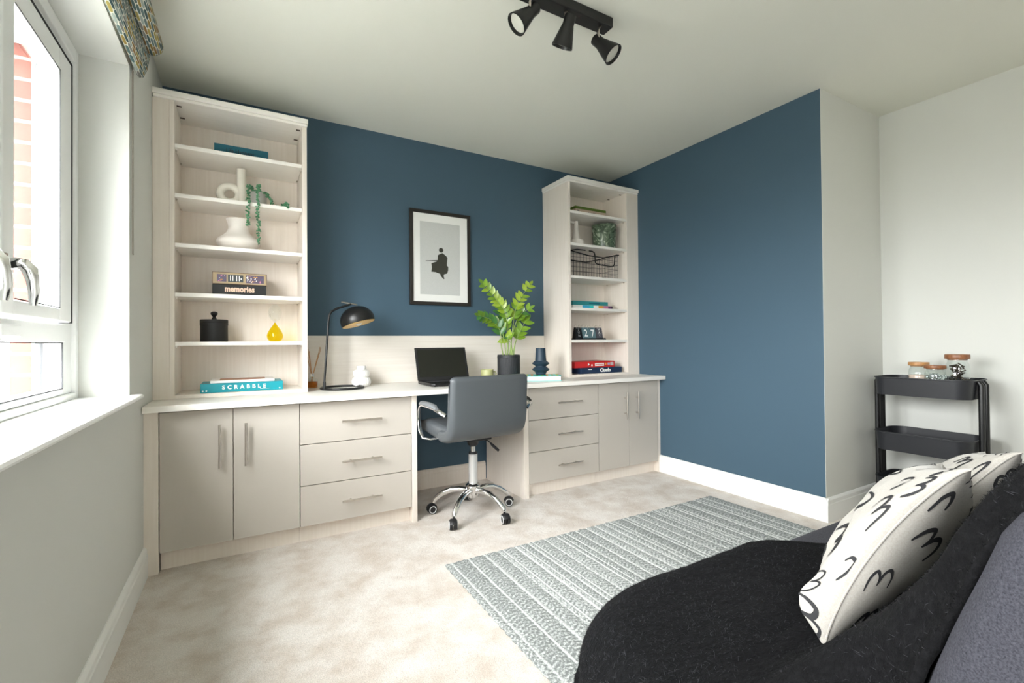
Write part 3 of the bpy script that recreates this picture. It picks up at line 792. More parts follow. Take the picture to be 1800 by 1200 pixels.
def leafmesh(mb, base, d, up, L, Wd, mi=0, curl=.12):
    d = d.normalized(); side = d.cross(up).normalized(); nn = side.cross(d).normalized()
    rows = 7; vs = []
    for i in range(rows + 1):
        s = i / rows; w_ = Wd * (sin(pi * min(1, s ** .8)) ** .8) * (1 - .15 * s) + .0004
        c = base + d * L * s + nn * (-curl * L * s * s)
        vs += [c - side * w_ + nn * w_ * .25, c, c + side * w_ + nn * w_ * .25]
    fs = []
    for i in range(rows):
        for k in (0, 1): a = i * 3 + k; fs.append((a, a + 1, a + 4, a + 3))
    mb.add(vs, fs, mi)


def P3(u, v, y=PY): return Vector((PX + (u - 893.5) * .00463, y, .9985 + (603 - v) * .00404))


def frond(pts, n, L, W_, mats, lean=0, start=.35, one=False, r=.005):
    P = [Vector(p) for p in pts]
    # smooth path by Catmull sampling
    path = []
    for i in range(len(P) - 1):
        p0 = P[max(i - 1, 0)]; p1 = P[i]; p2 = P[i + 1]; p3 = P[min(i + 2, len(P) - 1)]
        for k in range(8):
            s = k / 8; path.append(.5 * ((2 * p1) + (p2 - p0) * s + (2 * p0 - 5 * p1 + 4 * p2 - p3) * s * s + (-p0 + 3 * p1 - 3 * p2 + p3) * s ** 3))
    path.append(P[-1]); m = len(path)
    lv = MB().tube(path, [r * (1 - .75 * i / m) for i in range(m)], 7, mi=2)
    for k in range(n):
        s = start + (1 - start) * k / (n - .5); i = min(m - 2, int(s * (m - 1))); tg = (path[i + 1] - path[i]).normalized()
        for sd in (-1, 1):
            view = Vector((-.45, -.89, .1)); perp = tg.cross(view).normalized() * sd
            dd = tg * .75 + perp * (.8 if not lean or lean == sd else .45) + view * random.uniform(-.1, .35)
            LL = 1.2 * L * (1 - .45 * max(0, s - .5)) * random.uniform(.9, 1.1)
            leafmesh(lv, path[i], dd, view * .9 + Vector((0, 0, .5)), LL, W_ * 1.08, random.choice((0, 0, 1)) if len(mats) > 1 else 0)
    leafmesh(lv, path[-1], path[-1] - path[-3], Vector((-.4, -.9, .2)), L * .8, W_ * .7)
    return build('frond', lv, [mats[0], mats[-1], 'stem'], t, smooth=True, angle=80)


zp = ZW + .155
frond([(PX - .010, PY, zp), P3(893, 590), P3(888, 550), P3(872, 526), P3(847, 502, PY - .03)], 10, .055, .0175, ('leaf', 'leaflime'), start=.38)
frond([(PX + .012, PY + .01, zp), P3(901, 580), P3(905, 550), P3(915, 525), P3(936, 497, PY + .02)], 8, .058, .0165, ('leaflime', 'leaf'), start=.42)
frond([(PX - .025, PY - .01, zp), P3(886, 600), P3(880, 575), P3(862, 562), P3(836, 556, PY - .06)], 8, .052, .017, ('leaf', 'leafdark'), start=.45)
frond([(PX + .022, PY, zp), P3(899, 595), P3(906, 570), P3(914, 553), P3(927, 542, PY - .03)], 4, .062, .016, ('leaf', 'leafdark'), start=.6)
frond([(PX + .035, PY - .01, zp), P3(904, 610), P3(908, 596), P3(915, 580), P3(926, 563, PY)], 3, .075, .021, ('leaf',), start=.6)
frond([(PX - .035, PY + .01, zp), P3(881, 608), P3(880, 590), P3(876, 576), P3(868, 568, PY)], 3, .065, .017, ('leafdark', 'leaf'), start=.55)
frond([(PX, PY + .02, zp), P3(892, 606), P3(891, 585), P3(888, 560, PY + .03), P3(884, 548, PY + .03)], 4, .062, .020, ('leafdark', 'leaf'), start=.4)
frond([(PX + .018, PY - .03, zp), P3(899, 612), P3(898, 604), P3(892, 597), P3(886, 594, PY - .06)], 1, .085, .024, ('leaflime',), start=.7)
frond([(PX + .03, PY + .02, zp), P3(903, 612), P3(905, 602), P3(909, 594), P3(911, 588, PY)], 1, .070, .018, ('leaf',), start=.7)
# coffee-table book and navy vase
bkc = Vector((1.792, 2.722, ZW)); ang = radians(-28)
t = thing('hardback_book', bkc, 'turquoise and lime patterned book on the desk under the navy vase', 'book', rz=ang)
build('pages', MB().box(-.128, .128, -.098, .098, .003, .031), 'page', t, local=True)
build('cover', MB().box(-.132, .132, -.102, .102, 0, .003).box(-.132, .132, -.102, .102, .031, .034).box(-.1335, -.1305, -.102, .102, 0, .034), 'turq', t, local=True, bevel=.001)
pt = MB()
for k in range(7):
    x = -.11 + k * .035
    pt.prism([(x, -.09), (x + .014, -.09), (x + .03, .09), (x + .012, .09)], 'Z', .034, .0345, k % 3)
build('cover_pattern', pt, ['lime', 'orange', 'leaf'], t, local=True)
vx, vy, vz = 1.815, 2.755, ZW + .0347
prof = [(.030, 0), (.034, .002), (.040, .018), (.060, .034), (.062, .037), (.060, .040), (.038, .056), (.038, .060), (.060, .076), (.062, .079), (.060, .082), (.040, .098), (.037, .130), (.034, .185), (.033, .187), (.030, .186), (.032, .12), (0, .11)]
prof = [(r, z * 1.0) for r, z in prof]
tag(build('tiered_vase', MB().lathe(prof, (vx, vy, vz), 48), 'navyvase', smooth=True, angle=25), 'matt navy vase with two sharp tiers standing on the turquoise book', 'vase')

# ================================================================= RIGHT TOWER CONTENTS
t = thing('board_game_box', (2.40, 2.94, S[4]), 'tan game box with olive green lid edge on the right tower top shelf', 'box')
build('box', MB().box(2.225, 2.527, 2.87, 3.03, S[4] + .0003, S[4] + .055), 'tanbox', t, bevel=.001)
build('lid', MB().box(2.222, 2.530, 2.867, 3.033, S[4] + .055, S[4] + .074), 'greenlid', t, bevel=.001, label='olive green lid')
mk = MB()
for k in range(5): mk.box(2.350 + k * .016, 2.359 + k * .016, 2.8692, 2.870, S[4] + .020, S[4] + .040)
mk.box(2.238, 2.262, 2.8692, 2.870, S[4] + .012, S[4] + .045)
build('printed_mark', mk, mat('grey_print', (.12, .11, .10), .6), t)
# L handled white vase
zz = S[3]
t = thing('handled_vase', (2.235, 2.88, zz), 'matt white vase, wide foot and tapered handled neck, left of green marbled pot', 'vase')
build('foot', MB().lathe([(.060, 0), (.063, .003), (.063, .040), (.060, .046), (.030, .048), (0, .048)], (2.235, 2.88, zz), 36), 'ceramatt', t, smooth=True)
build('neck', MB().lathe([(.034, .045), (.030, .07), (.020, .13), (.017, .185), (.018, .195), (.013, .195), (.012, .12), (0, .1)], (2.235, 2.88, zz), 28), 'ceramatt', t, smooth=True)
build('handle', MB().tube([(2.222, 2.88, zz + .185), (2.165, 2.88, zz + .186), (2.155, 2.88, zz + .16), (2.155, 2.88, zz + .06), (2.18, 2.88, zz + .04)], .008, 8), 'ceramatt', t, smooth=True)
o = build('marbled_pot', MB().lathe([(.085, 0), (.090, .003), (.092, .05), (.097, .12), (.100, .19), (.098, .195), (.092, .19), (.086, .03), (0, .02)], (2.525, 2.885, zz), 48, fn=lambda a, z: 1 + .02 * sin(3 * a + z * 30)), 'marble', smooth=True)
tag(o, 'green and white marbled pot on the right tower', 'pot')
# wire basket
zz = S[2]
t = thing('wire_basket', (2.36, 2.89, zz), 'black wire mesh basket with drop handles on the right tower', 'basket')
bx0, bx1, by0, by1 = 2.11, 2.60, 2.80, 3.02
rim = [(bx0 - .0, by0, zz + .19), (bx0 + .18, by0, zz + .165), (bx1 - .16, by0, zz + .16), (bx1, by0, zz + .195), (bx1 + .02, by0 + .04, zz + .205), (bx1 + .02, by1 - .04, zz + .205), (bx1, by1, zz + .195), (bx1 - .16, by1, zz + .16), (bx0 + .18, by1, zz + .165), (bx0, by1, zz + .19)]
build('rim', MB().tube(rim, .0045, 8, closed=True), 'black', t, smooth=True)
ms = MB(); nX = 15; nY = 7


def fz_top(x):
    u = (x - bx0) / (bx1 - bx0)
    return zz + (.19 - .025 * min(1, u / .37) if u < .67 else .16 + .035 * (u - .67) / .33)


for y in (by0 + .006, by1 - .006):
    for i in range(nX + 1):
        x = bx0 + .012 + (bx1 - bx0 - .024) * i / nX; ms.cyl((x, y, zz + .002), (x, y, fz_top(x)), .0012, n=5)
    for k in range(5): z = zz + .003 + k * .036; ms.tube([(bx0 + .01, y, z), (bx1 - .01, y, z)], .0012, 5)
for x in (bx0 + .01, bx1 - .01):
    for j in range(nY + 1):
        y = by0 + (by1 - by0) * j / nY; ms.cyl((x, y, zz + .002), (x, y, zz + .19), .0012, n=5)
    for k in range(6): z = zz + .003 + k * .036; ms.tube([(x, by0, z), (x, by1, z)], .0012, 5)
for i in range(nX + 1):
    x = bx0 + .012 + (bx1 - bx0 - .024) * i / nX; ms.tube([(x, by0, zz + .003), (x, by1, zz + .003)], .0012, 5)
for j in range(nY + 1): y = by0 + (by1 - by0) * j / nY; ms.tube([(bx0, y, zz + .0035), (bx1, y, zz + .0035)], .0012, 5)
build('mesh_body', ms, 'black', t)
hp = [(bx1 - .305, by0 - .004, zz + .200), (bx1 - .275, by0 - .005, zz + .200), (bx1 - .256, by0 - .006, zz + .190), (bx1 - .250, by0 - .006, zz + .17), (bx1 - .248, by0 - .007, zz + .12), (bx1 - .240, by0 - .007, zz + .108), (bx1 - .21, by0 - .007, zz + .102), (bx1 - .09, by0 - .007, zz + .096), (bx1 - .065, by0 - .007, zz + .10), (bx1 - .055, by0 - .007, zz + .115), (bx1 - .045, by0 - .006, zz + .18)]
build('drop_handle', MB().tube(hp, .0045, 8), 'black', t, smooth=True)
build('drop_handle', MB().tube([(bx0 + .01, by0 + .01, zz + .19), (bx0 + .08, by0 + .01, zz + .205), (bx1 - .33, by0 + .01, zz + .205)], .0045, 8), 'black', t, smooth=True)
# books
zz = S[1]
t = thing('paperback_book', (2.38, 2.9, zz), 'white book with rainbow printed spine, under the teal book', 'book')
build('book', MB().box(2.17, 2.564, 2.84, 3.0, zz + .0003, zz + .028), 'page', t, bevel=.001)
sb = MB()
for i, (a, b) in enumerate(((2.26, 2.33), (2.33, 2.37), (2.42, 2.47), (2.47, 2.52), (2.52, 2.555), (2.555, 2.5645))): sb.box(a, b, 2.8390, 2.84, zz + .001, zz + .027, i)
build('spine_print', sb, ['bookblue', 'turq', 'orange', 'pink', 'purple', 'black'], t)
t = thing('paperback_book', (2.36, 2.9, zz + .0285), 'teal book lying on the rainbow-spined book in the right tower', 'book')
build('book', MB().box(2.175, 2.523, 2.845, 3.0, zz + .0286, zz + .060), mat('teal_cover', (.03, .26, .27), .5), t, bevel=.0015)
build('spine_print', MB().box(2.33, 2.44, 2.8442, 2.845, zz + .040, zz + .047), 'darkteal', t)
# perpetual calendar
zz = S[0]
t = thing('desk_calendar', (2.30, 2.82, zz), 'black block calendar with flip cards showing 27 MAY', 'calendar')


def wedge(mb, x0, x1, y0, dy, z0, h, top=.012, mi=0):
    return mb.prism([(y0, z0), (y0 + dy, z0), (y0 + dy / 2 + top / 2, z0 + h), (y0 + dy / 2 - top / 2, z0 + h)], 'X', x0, x1, mi)


build('stand', wedge(MB(), 2.160, 2.455, 2.795, .06, zz + .0003, .012, .05), 'black', t)
for i, (a, b, m_) in enumerate(((2.168, 2.229, 'black'), (2.234, 2.296, 'slate'), (2.300, 2.362, 'slate'), (2.368, 2.430, mat('charcoal_card', (.075, .075, .09), .5)))):
    c_ = build('flip_card', wedge(MB(), a, b, 2.800, .05, zz + .012, .082), m_, t, bevel=.001)
    mb = MB(); up = Vector((0, .019, .082)).normalized(); xc = (a + b) / 2
    def yz(z): return 2.800 + .019 * z / .082 - .001
    if i in (1, 2): lettering(mb, '27'[i - 1], .078, (xc, yz(.014), zz + .026), up=up, xs=.95)
    else:
        for j, chh in enumerate('SUN' if i == 0 else 'MAY'):
            z = .058 - j * .024; lettering(mb, chh, .027, (xc, yz(z), zz + .012 + z), up=up)
    build('numeral', mb, 'letter' if i else mat('dim_print', (.35, .35, .35), .6), c_)
rg = MB()
for x in (2.18, 2.215, 2.245, 2.285, 2.31, 2.35, 2.38, 2.42):
    rg.tube([(x, 2.825 + .014 * cos(a), zz + .098 + .016 * sin(a)) for a in [2 * pi * k / 14 for k in range(14)]], .0011, 5, closed=True, refv=(1, 0, 0))
build('wire_ring', rg, 'steel', t)
# bottom board games
t = thing('board_game_box', (2.40, 2.9, B0), 'navy mystery-game box at the bottom of the right tower', 'box')
build('box', MB().box(2.199, 2.611, 2.79, 3.02, B0 + .0003, B0 + .045), 'navybox', t, bevel=.0015)
mb = MB(); lettering(mb, 'Cluedo', .036, (2.44, 2.789, B0 + .012), bold=.0022, xs=1.0)
mb.box(2.268, 2.305, 2.789, 2.7895, B0 + .030, B0 + .034)
build('lettering', mb, 'letter', t)
t = thing('board_game_box', (2.37, 2.9, B0 + .0455), 'red board-game box stacked on the navy game box', 'box')
build('box', MB().box(2.150, 2.545, 2.80, 3.02, B0 + .0456, B0 + .092), 'red', t, bevel=.0015)
mb = MB().box(2.345, 2.435, 2.799, 2.80, B0 + .056, B0 + .078, 0).box(2.345 + .004, 2.431, 2.7985, 2.799, B0 + .063, B0 + .071, 1)
mb.box(2.500, 2.532, 2.799, 2.80, B0 + .058, B0 + .083, 2).box(2.473, 2.495, 2.799, 2.80, B0 + .063, B0 + .078, 0).box(2.475, 2.493, 2.7985, 2.799, B0 + .066, B0 + .072, 3)
mb.sphere((2.315, 2.7995, B0 + .063), .007, 10, 8, (1, .1, 1.2), 0).sphere((2.452, 2.7995, B0 + .070), .008, 10, 8, (1, .1, 1.2), 4).prism([(2.275, B0 + .060), (2.292, B0 + .070), (2.277, B0 + .082)], 'Y', 2.799, 2.80, 0)
build('printed_front', mb, ['letter', mat('pale_red', (.62, .25, .22), .5), mat('soft_grey', (.5, .45, .45), .5), mat('print_blue', (.08, .1, .4), .5), 'orange'], t)

# ================================================================= PICTURE
t = thing('framed_picture', (1.20, D, 1.59), 'black framed print of seated dark silhouette on navy wall', 'picture')
px0, px1, pz0, pz1 = .976, 1.427, 1.267, 1.924; fwid = .0235; yf = D - .022
fr = MB()
for a in ((px0, px0 + fwid, pz0, pz1), (px1 - fwid, px1, pz0, pz1), (px0 + fwid, px1 - fwid, pz0, pz0 + fwid), (px0 + fwid, px1 - fwid, pz1 - fwid, pz1)): fr.box(a[0], a[1], yf, D - .001, a[2], a[3])
build('frame', fr, mat('black_wood_frame', (.014, .011, .009), .45), t, bevel=.001)
build('mount', MB().box(px0 + fwid, px1 - fwid, yf + .008, yf + .010, pz0 + fwid, pz1 - fwid), 'mount', t)
build('print', MB().box(1.049, 1.346, yf + .0074, yf + .008, 1.340, 1.845), 'print', t)
cx, cz = 1.207, 1.60
_q = [(455, 553), (490, 578), (508, 600), (503, 650), (500, 685), (515, 700), (514, 740), (503, 775), (470, 785), (465, 805), (474, 836), (462, 838), (432, 802), (430, 785), (380, 768), (335, 766), (341, 720), (336, 675), (368, 660), (390, 650), (401, 640), (405, 580), (430, 562)]
sil = [((x - 432) * .0007 + 1.1975 - cx, 1.5925 - (y - 620) * .00064 - cz) for x, y in _q]
hs = [(-.004 + .0168 * cos(a), .055 + .0165 * sin(a)) for a in [2 * pi * k / 20 for k in range(20)]]
sm = MB().prism([(cx + x, cz + z) for x, z in sil], 'Y', yf + .0068, yf + .0074).prism([(cx + x, cz + z) for x, z in hs], 'Y', yf + .0068, yf + .0074)
sm.prism([(cx - .030, cz - .022), (cx - .118, cz - .031), (cx - .118, cz - .027), (cx - .030, cz - .016)], 'Y', yf + .0068, yf + .0074)
build('silhouette', sm, mat('print_olive_black', (.035, .035, .025), .6), t)

# ================================================================= TRACK LIGHT
t = thing('ceiling_spotlight_bar', (1.18, 1.54, 2.4), 'black ceiling light bar with three adjustable cone spotlights', 'light')
build('bar', MB().box(.945, 1.385, 1.508, 1.572, 2.355, 2.3995), 'black', t, bevel=.006)


def spot(neck, rim_c, pivot, label=None):
    neck = Vector(neck); rc = Vector(rim_c); ax = (rc - neck).normalized(); q = ax.to_track_quat('Z', 'Y').to_matrix(); L = .118
    h = build('spot_head', MB().lathe([(.004, 0), (.022, 0), (.0235, .003), (.0235, .036), (.026, .044), (.044, L - .004), (.0445, L), (.041, L), (.038, L - .012)], neck, 36, q), 'black', t, smooth=True, angle=35)
    build('lens', MB().lathe([(.0, L - .014), (.0375, L - .014), (.0375, L - .011), (0, L - .008)], neck, 32, q), 'lens', h, smooth=True)
    p = Vector(pivot); mid = neck + ax * .03; side = (p + mid) / 2 + Vector((-.018, -.010, -.0))
    build('bracket', MB().tube([p, (p + side) / 2 + Vector((-.006, -.004, 0)), side, mid + Vector((-.014, -.012, 0))], .004, 8, flat=(1.6, .6)), 'steel', h, smooth=True)


spot((1.005, 1.535, 2.325), (.937, 1.551, 2.255), (.990, 1.53, 2.356))
spot((1.150, 1.500, 2.325), (1.146, 1.548, 2.240), (1.150, 1.53, 2.356))
spot((1.314, 1.548, 2.306), (1.3536, 1.498, 2.235), (1.330, 1.53, 2.356))

# ================================================================= OFFICE CHAIR
t = thing('office_chair', (1.16, 2.49, 0), 'grey faux leather office chair on a chrome five-star base at the desk', 'chair', rz=radians(5))


def sweep_slab(prof, x0, x1, n=14, crown=.0):
    """closed profile in (y,z) swept in x with rounded edges"""
    mb = MB(); k = len(prof); cy_ = sum(p[0] for p in prof) / k; cz_ = sum(p[1] for p in prof) / k
    xs = []; e = .028
    for i in range(6): a = pi / 2 * i / 5; xs.append((x0 + e * (1 - sin(a)), (1 - cos(a))))
    st = [(x0, .0)]
    vs = []; N = 0
    st = [(x0 + e * (1 - cos(pi / 2 * i / 5)), sin(pi / 2 * i / 5)) for i in range(6)]
    st += [(x0 + e + (x1 - x0 - 2 * e) * i / 8, 1) for i in range(1, 8)]
    st += [(x1 - e * (1 - cos(pi / 2 * i / 5)), sin(pi / 2 * i / 5)) for i in range(5, -1, -1)]
    # inward offset of profile by e*(1-s)
    nrm = []
    for i in range(k):
        a = Vector(prof[i - 1]); b = Vector(prof[(i + 1) % k]); d_ = (b - a).normalized(); nrm.append(Vector((-d_.y, d_.x)))
    for x, s in st:
        for i in range(k):
            p = Vector(prof[i]) + nrm[i] * e * (1 - s) * .95
            xx = (x - (x0 + x1) / 2) / ((x1 - x0) / 2)
            vs.append((x, p.x - crown * (1 - xx * xx), p.y))
    m = len(st)
    fs = [(j * k + i, j * k + (i + 1) % k, (j + 1) * k + (i + 1) % k, (j + 1) * k + i) for j in range(m - 1) for i in range(k)]
    fs += [tuple(range(k)), tuple(range((m - 1) * k, m * k))]
    return mb.add(vs, fs)


def thick_path(path, th):
    P = [Vector(p) for p in path]; L = []; R = []
    for i, p in enumerate(P):
        d_ = (P[min(i + 1, len(P) - 1)] - P[max(i - 1, 0)]).normalized(); n = Vector((-d_.y, d_.x)); tt = th[i] if isinstance(th, list) else th
        L.append(p + n * tt / 2); R.append(p - n * tt / 2)
    d0 = (P[0] - P[1]).normalized(); d1 = (P[-1] - P[-2]).normalized()
    t0 = th[0] if isinstance(th, list) else th; t1 = th[-1] if isinstance(th, list) else th
    cap1 = [P[-1] + (L[-1] - P[-1]) * cos(a) + d1 * t1 / 2 * sin(a) for a in [pi * i / 8 for i in range(1, 8)]]
    cap0 = [P[0] + (R[0] - P[0]) * cos(a) + d0 * t0 / 2 * sin(a) for a in [pi * i / 8 for i in range(1, 8)]]
    out = L + cap1 + list(reversed(R)) + cap0
    return [(p.x, p.y) for p in out]


# seat, then backrest (curving up out of the seat)
sp_ = thick_path([(.215, .515), (.14, .522), (.05, .515), (-.05, .508), (-.115, .506)], [.055, .078, .085, .085, .085])
area = lambda pr: sum(pr[i - 1][0] * pr[i][1] - pr[i][0] * pr[i - 1][1] for i in range(len(pr)))
if area(sp_) < 0: sp_ = sp_[::-1]
build('seat', sweep_slab(sp_, -.245, .245), 'leather', t, local=True, smooth=True, angle=75)
bp_ = thick_path([(-.085, .497), (-.13, .500), (-.160, .510), (-.182, .530), (-.194, .565), (-.200, .62), (-.204, .70), (-.212, .78), (-.218, .800)], [.070, .068, .066, .064, .064, .064, .062, .056, .046])
if area(bp_) < 0: bp_ = bp_[::-1]
build('backrest', sweep_slab(bp_, -.260, .236, crown=.012), 'leather', t, local=True, smooth=True, angle=75)
for sx in (-1, 1):
    X = -.296 if sx < 0 else .322
    pth = [(sx * .19, .02, .470), (sx * .26, .02, .466), (X, .035, .475), (X, .075, .505), (X, .092, .56), (X, .090, .62), (X, .072, .650), (X, .040, .660), (X, -.10, .655), (X + sx * -.008, -.150, .640), (sx * .265, -.175, .62)]
    ar = build('armrest', MB().tube(pth, .0095, 10, flat=(1.35, .65)), 'chrome', t, local=True, smooth=True, angle=70)
    build('arm_pad', MB().tube([(X, .070, .660), (X, .045, .668), (X, -.03, .667), (X, -.10, .662), (X, -.135, .652)], [.010, .0165, .018, .017, .009], 12, flat=(1.15, .75)), mat('arm_pad_grey', (.17, .18, .19), .5) if sx < 0 else 'blackmatt', ar, local=True, smooth=True, angle=70)
build('mechanism', MB().box(-.075, .075, -.09, .09, .442, .468).lathe([(.03, .405), (.034, .425), (.05, .443)], (0, 0, 0), 20), 'rubber', t, local=True, bevel=.004)
build('lever', MB().tube([(.03, -.02, .44), (.08, -.03, .425), (.105, -.035, .405)], .0035, 8).tube([(.100, -.034, .408), (.115, -.037, .392), (.150, -.045, .358)], [.005, .009, .008], 10), 'rubber', t, local=True, smooth=True)
build('gas_lift', MB().lathe([(.0135, .35), (.0135, .405)], (0, 0, 0), 20), 'chrome', t, local=True, smooth=True)
build('column', MB().lathe([(.0262, .175), (.0262, .352), (.024, .354)], (0, 0, 0), 28), 'sil', t, local=True, smooth=True)
build('column_collar', MB().lathe([(.015, .35), (.0245, .352), (.023, .364), (.014, .366)], (0, 0, 0), 24).lathe([(.018, .405), (.022, .398), (.022, .412)], (0, 0, 0), 24), 'rubber', t, local=True, smooth=True)
base = build('star_base', MB().lathe([(.020, .095), (.034, .105), (.037, .125), (.039, .150), (.043, .160), (.043, .172), (.036, .180), (.028, .184)], (0, 0, 0), 32), 'chrome', t, local=True, smooth=True)
for w_ in (219, 291, 3, 75, 147):
    a = radians(w_ - 5); ca, sa = cos(a), sin(a)
    P = lambda r, z: (r * ca, r * sa, z)
    lg = build('leg', MB().tube([P(.02, .140), P(.08, .148), P(.13, .142), P(.175, .125), P(.21, .100), P(.232, .080), P(.236, .066)], [.016, .0165, .0165, .016, .0155, .0145, .013], 14, flat=(1.0, .95)), 'chrome', t, local=True, smooth=True, angle=80)
    # caster
    ca2 = a + random.choice((.6, -.5, .9)); rx, ry = cos(ca2), sin(ca2); c0 = Vector(P(.246, .027)); side = Vector((-ry, rx, 0))
    cs = MB().cyl(Vector(P(.238, .045)), Vector(P(.238, .068)), .007, n=10)
    for s_ in (-1, 1): cs.cyl(c0 + side * s_ * .004, c0 + side * s_ * .020, .026, n=24)
    hood = []
    for k in range(9): aa = pi * (.1 + .8 * k / 8); hood.append(c0 + Vector((rx * cos(aa), ry * cos(aa), sin(aa))) * .0285)
    cs.tube(hood, .004, 8, flat=(4.6, 1))
    ct = build('caster', cs, 'rubber', t, local=True, smooth=True, angle=50)
    rgm = MB()
    for s_ in (-1, 1):
        cc = c0 + side * s_ * .0203
        rgm.tube([cc + (Vector((rx * cos(b), ry * cos(b), sin(b)))) * .0195 for b in [2 * pi * k / 20 for k in range(20)]], .0028, 6, closed=True, refv=side)
    build('wheel_ring', rgm, 'greyring', ct, local=True, smooth=True)

# ================================================================= TROLLEY
t = thing('utility_trolley', (3.24, 1.08, 0), 'black three-tier metal trolley against the right wall', 'trolley')


def rrect(x0, x1, y0, y1, r, n=8):
    pts = []
    for cx_, cy_, a0 in ((x1 - r, y1 - r, 0), (x0 + r, y1 - r, 90), (x0 + r, y0 + r, 180), (x1 - r, y0 + r, 270)):
        for k in range(n + 1): a = radians(a0 + 90 * k / n); pts.append((cx_ + r * cos(a), cy_ + r * sin(a)))
    return pts


TX0, TX1, TY0, TY1 = 3.09, 3.385, .865, 1.293
for zt, h_ in ((.792, .100), (.488, .103), (.232, .108)):
    mb = MB(); o_ = rrect(TX0 + .006, TX1 - .006, TY0 + .006, TY1 - .006, .065); i_ = rrect(TX0 + .008, TX1 - .008, TY0 + .008, TY1 - .008, .063); rm = rrect(TX0, TX1, TY0, TY1, .07)
    ob = rrect(TX0 + .012, TX1 - .012, TY0 + .012, TY1 - .012, .06)
    rings = [[(x, y, zt - h_ + .001) for x, y in ob], [(x, y, zt - .006) for x, y in o_], [(x, y, zt - .004) for x, y in rm], [(x, y, zt) for x, y in rm], [(x, y, zt) for x, y in i_], [(x, y, zt - h_ + .003) for x, y in ob]]
    k = len(ob); vs = [p for r in rings for p in r]
    fs = [(j * k + i, j * k + (i + 1) % k, (j + 1) * k + (i + 1) % k, (j + 1) * k + i) for j in range(5) for i in range(k)] + [tuple(range(k)), tuple(range(5 * k, 6 * k))]
    build('tray', MB().add(vs, fs), mat('trolley_black_%d' % int(zt * 100), (.012, .013, .017), .42), t, smooth=True, angle=35)
for y in (TY0 - .008, TY1 + .008):
    for x in (3.205, 3.270):
        build('post', MB().tube([(x, y, .045), (x, y, .765), (x, y + (.012 if y < 1 else -.012), .782)], .0125, 12), 'black', t, smooth=True)
for x, y in ((3.13, .92), (3.34, .92), (3.13, 1.24), (3.34, 1.24)):
    cs = MB().cyl((x, y, .045), (x, y, .13), .006, n=10)
    for s_ in (-1, 1): cs.cyl((x + s_ * .003, y, .0255), (x + s_ * .015, y, .0255), .025, n=20)
    build('caster', cs, 'rubber', t, smooth=True)


def jar(x, y, z, r, h, lab, lidm, fill):
    t = thing('storage_jar', (x, y, z), lab, 'jar')
    build('glass', MB().lathe([(.0, .001), (r * .82, .001), (r * .98, .008), (r, .02), (r, h * .66), (r * .93, h * .78), (r * .80, h * .83), (r * .80, h * .90)], (x, y, z), 36), 'jarglass', t, smooth=True, angle=70)
    build('lid', MB().lathe([(r * .80, h * .865), (r * .80, h * .89), (r * .99, h * .895), (r, h * .90), (r, h * .985), (r * .97, h), (0, h)], (x, y, z), 36), lidm, t, smooth=True, angle=35)
    fill(t, x, y, z, r, h)


def fill_sand(t, x, y, z, r, h): build('contents', MB().lathe([(r * .8, .004), (r * .93, .012), (r * .95, h * .60), (0, h * .62)], (x, y, z), 24), 'sandfill', t, smooth=True)


def fill_foil(t, x, y, z, r, h):
    mb = MB()
    for k in range(130):
        a = random.uniform(0, 6.28); rr = r * .85 * math.sqrt(random.random()); s_ = random.uniform(.006, .011)
        c = (x + rr * cos(a), y + rr * sin(a), z + random.uniform(.01, h * .70))
        mb.sphere(c, s_, 5, 3, (1, .8, .7), rot=Matrix.Rotation(random.uniform(0, 3), 3, 'X') @ Matrix.Rotation(random.uniform(0, 3), 3, 'Y'))
    build('contents', mb, 'foilfill', t)


def fill_clips(t, x, y, z, r, h):
    mb = MB()
    for k in range(60):
        a = random.uniform(0, 6.28); zz_ = z + random.uniform(.012, h * .78); mx = r * (.85 if zz_ < z + h * .45 else .5); rr = mx * math.sqrt(random.random())
        dd = Vector((random.uniform(-1, 1), random.uniform(-1, 1), random.uniform(-.8, .8))).normalized() * .015
        c = Vector((x + rr * cos(a) * .8, y + rr * sin(a) * .8, zz_))
        if (Vector((c.x + dd.x - x, c.y + dd.y - y))).length > r * .92 or c.z - abs(dd.z) < z + .004: dd *= .4
        mb.cyl(c - dd, c + dd, .0032, n=6); mb.sphere(c + dd, .0045, 6, 4)
    build('contents', mb, 'clipfill', t)


zt = .792 - .097
jar(3.26, 1.125, zt, .046, .178, 'low glass jar of pink sand with pale wooden lid, furthest left on the trolley', 'palelid', fill_sand)
jar(3.20, 1.035, zt, .046, .166, 'low glass jar of clear crystals with dark wooden lid on the trolley', 'cork', fill_foil)
jar(3.225, .952, zt, .050, .225, 'tallest glass jar on the trolley, full of metal clips', 'cork', fill_clips)

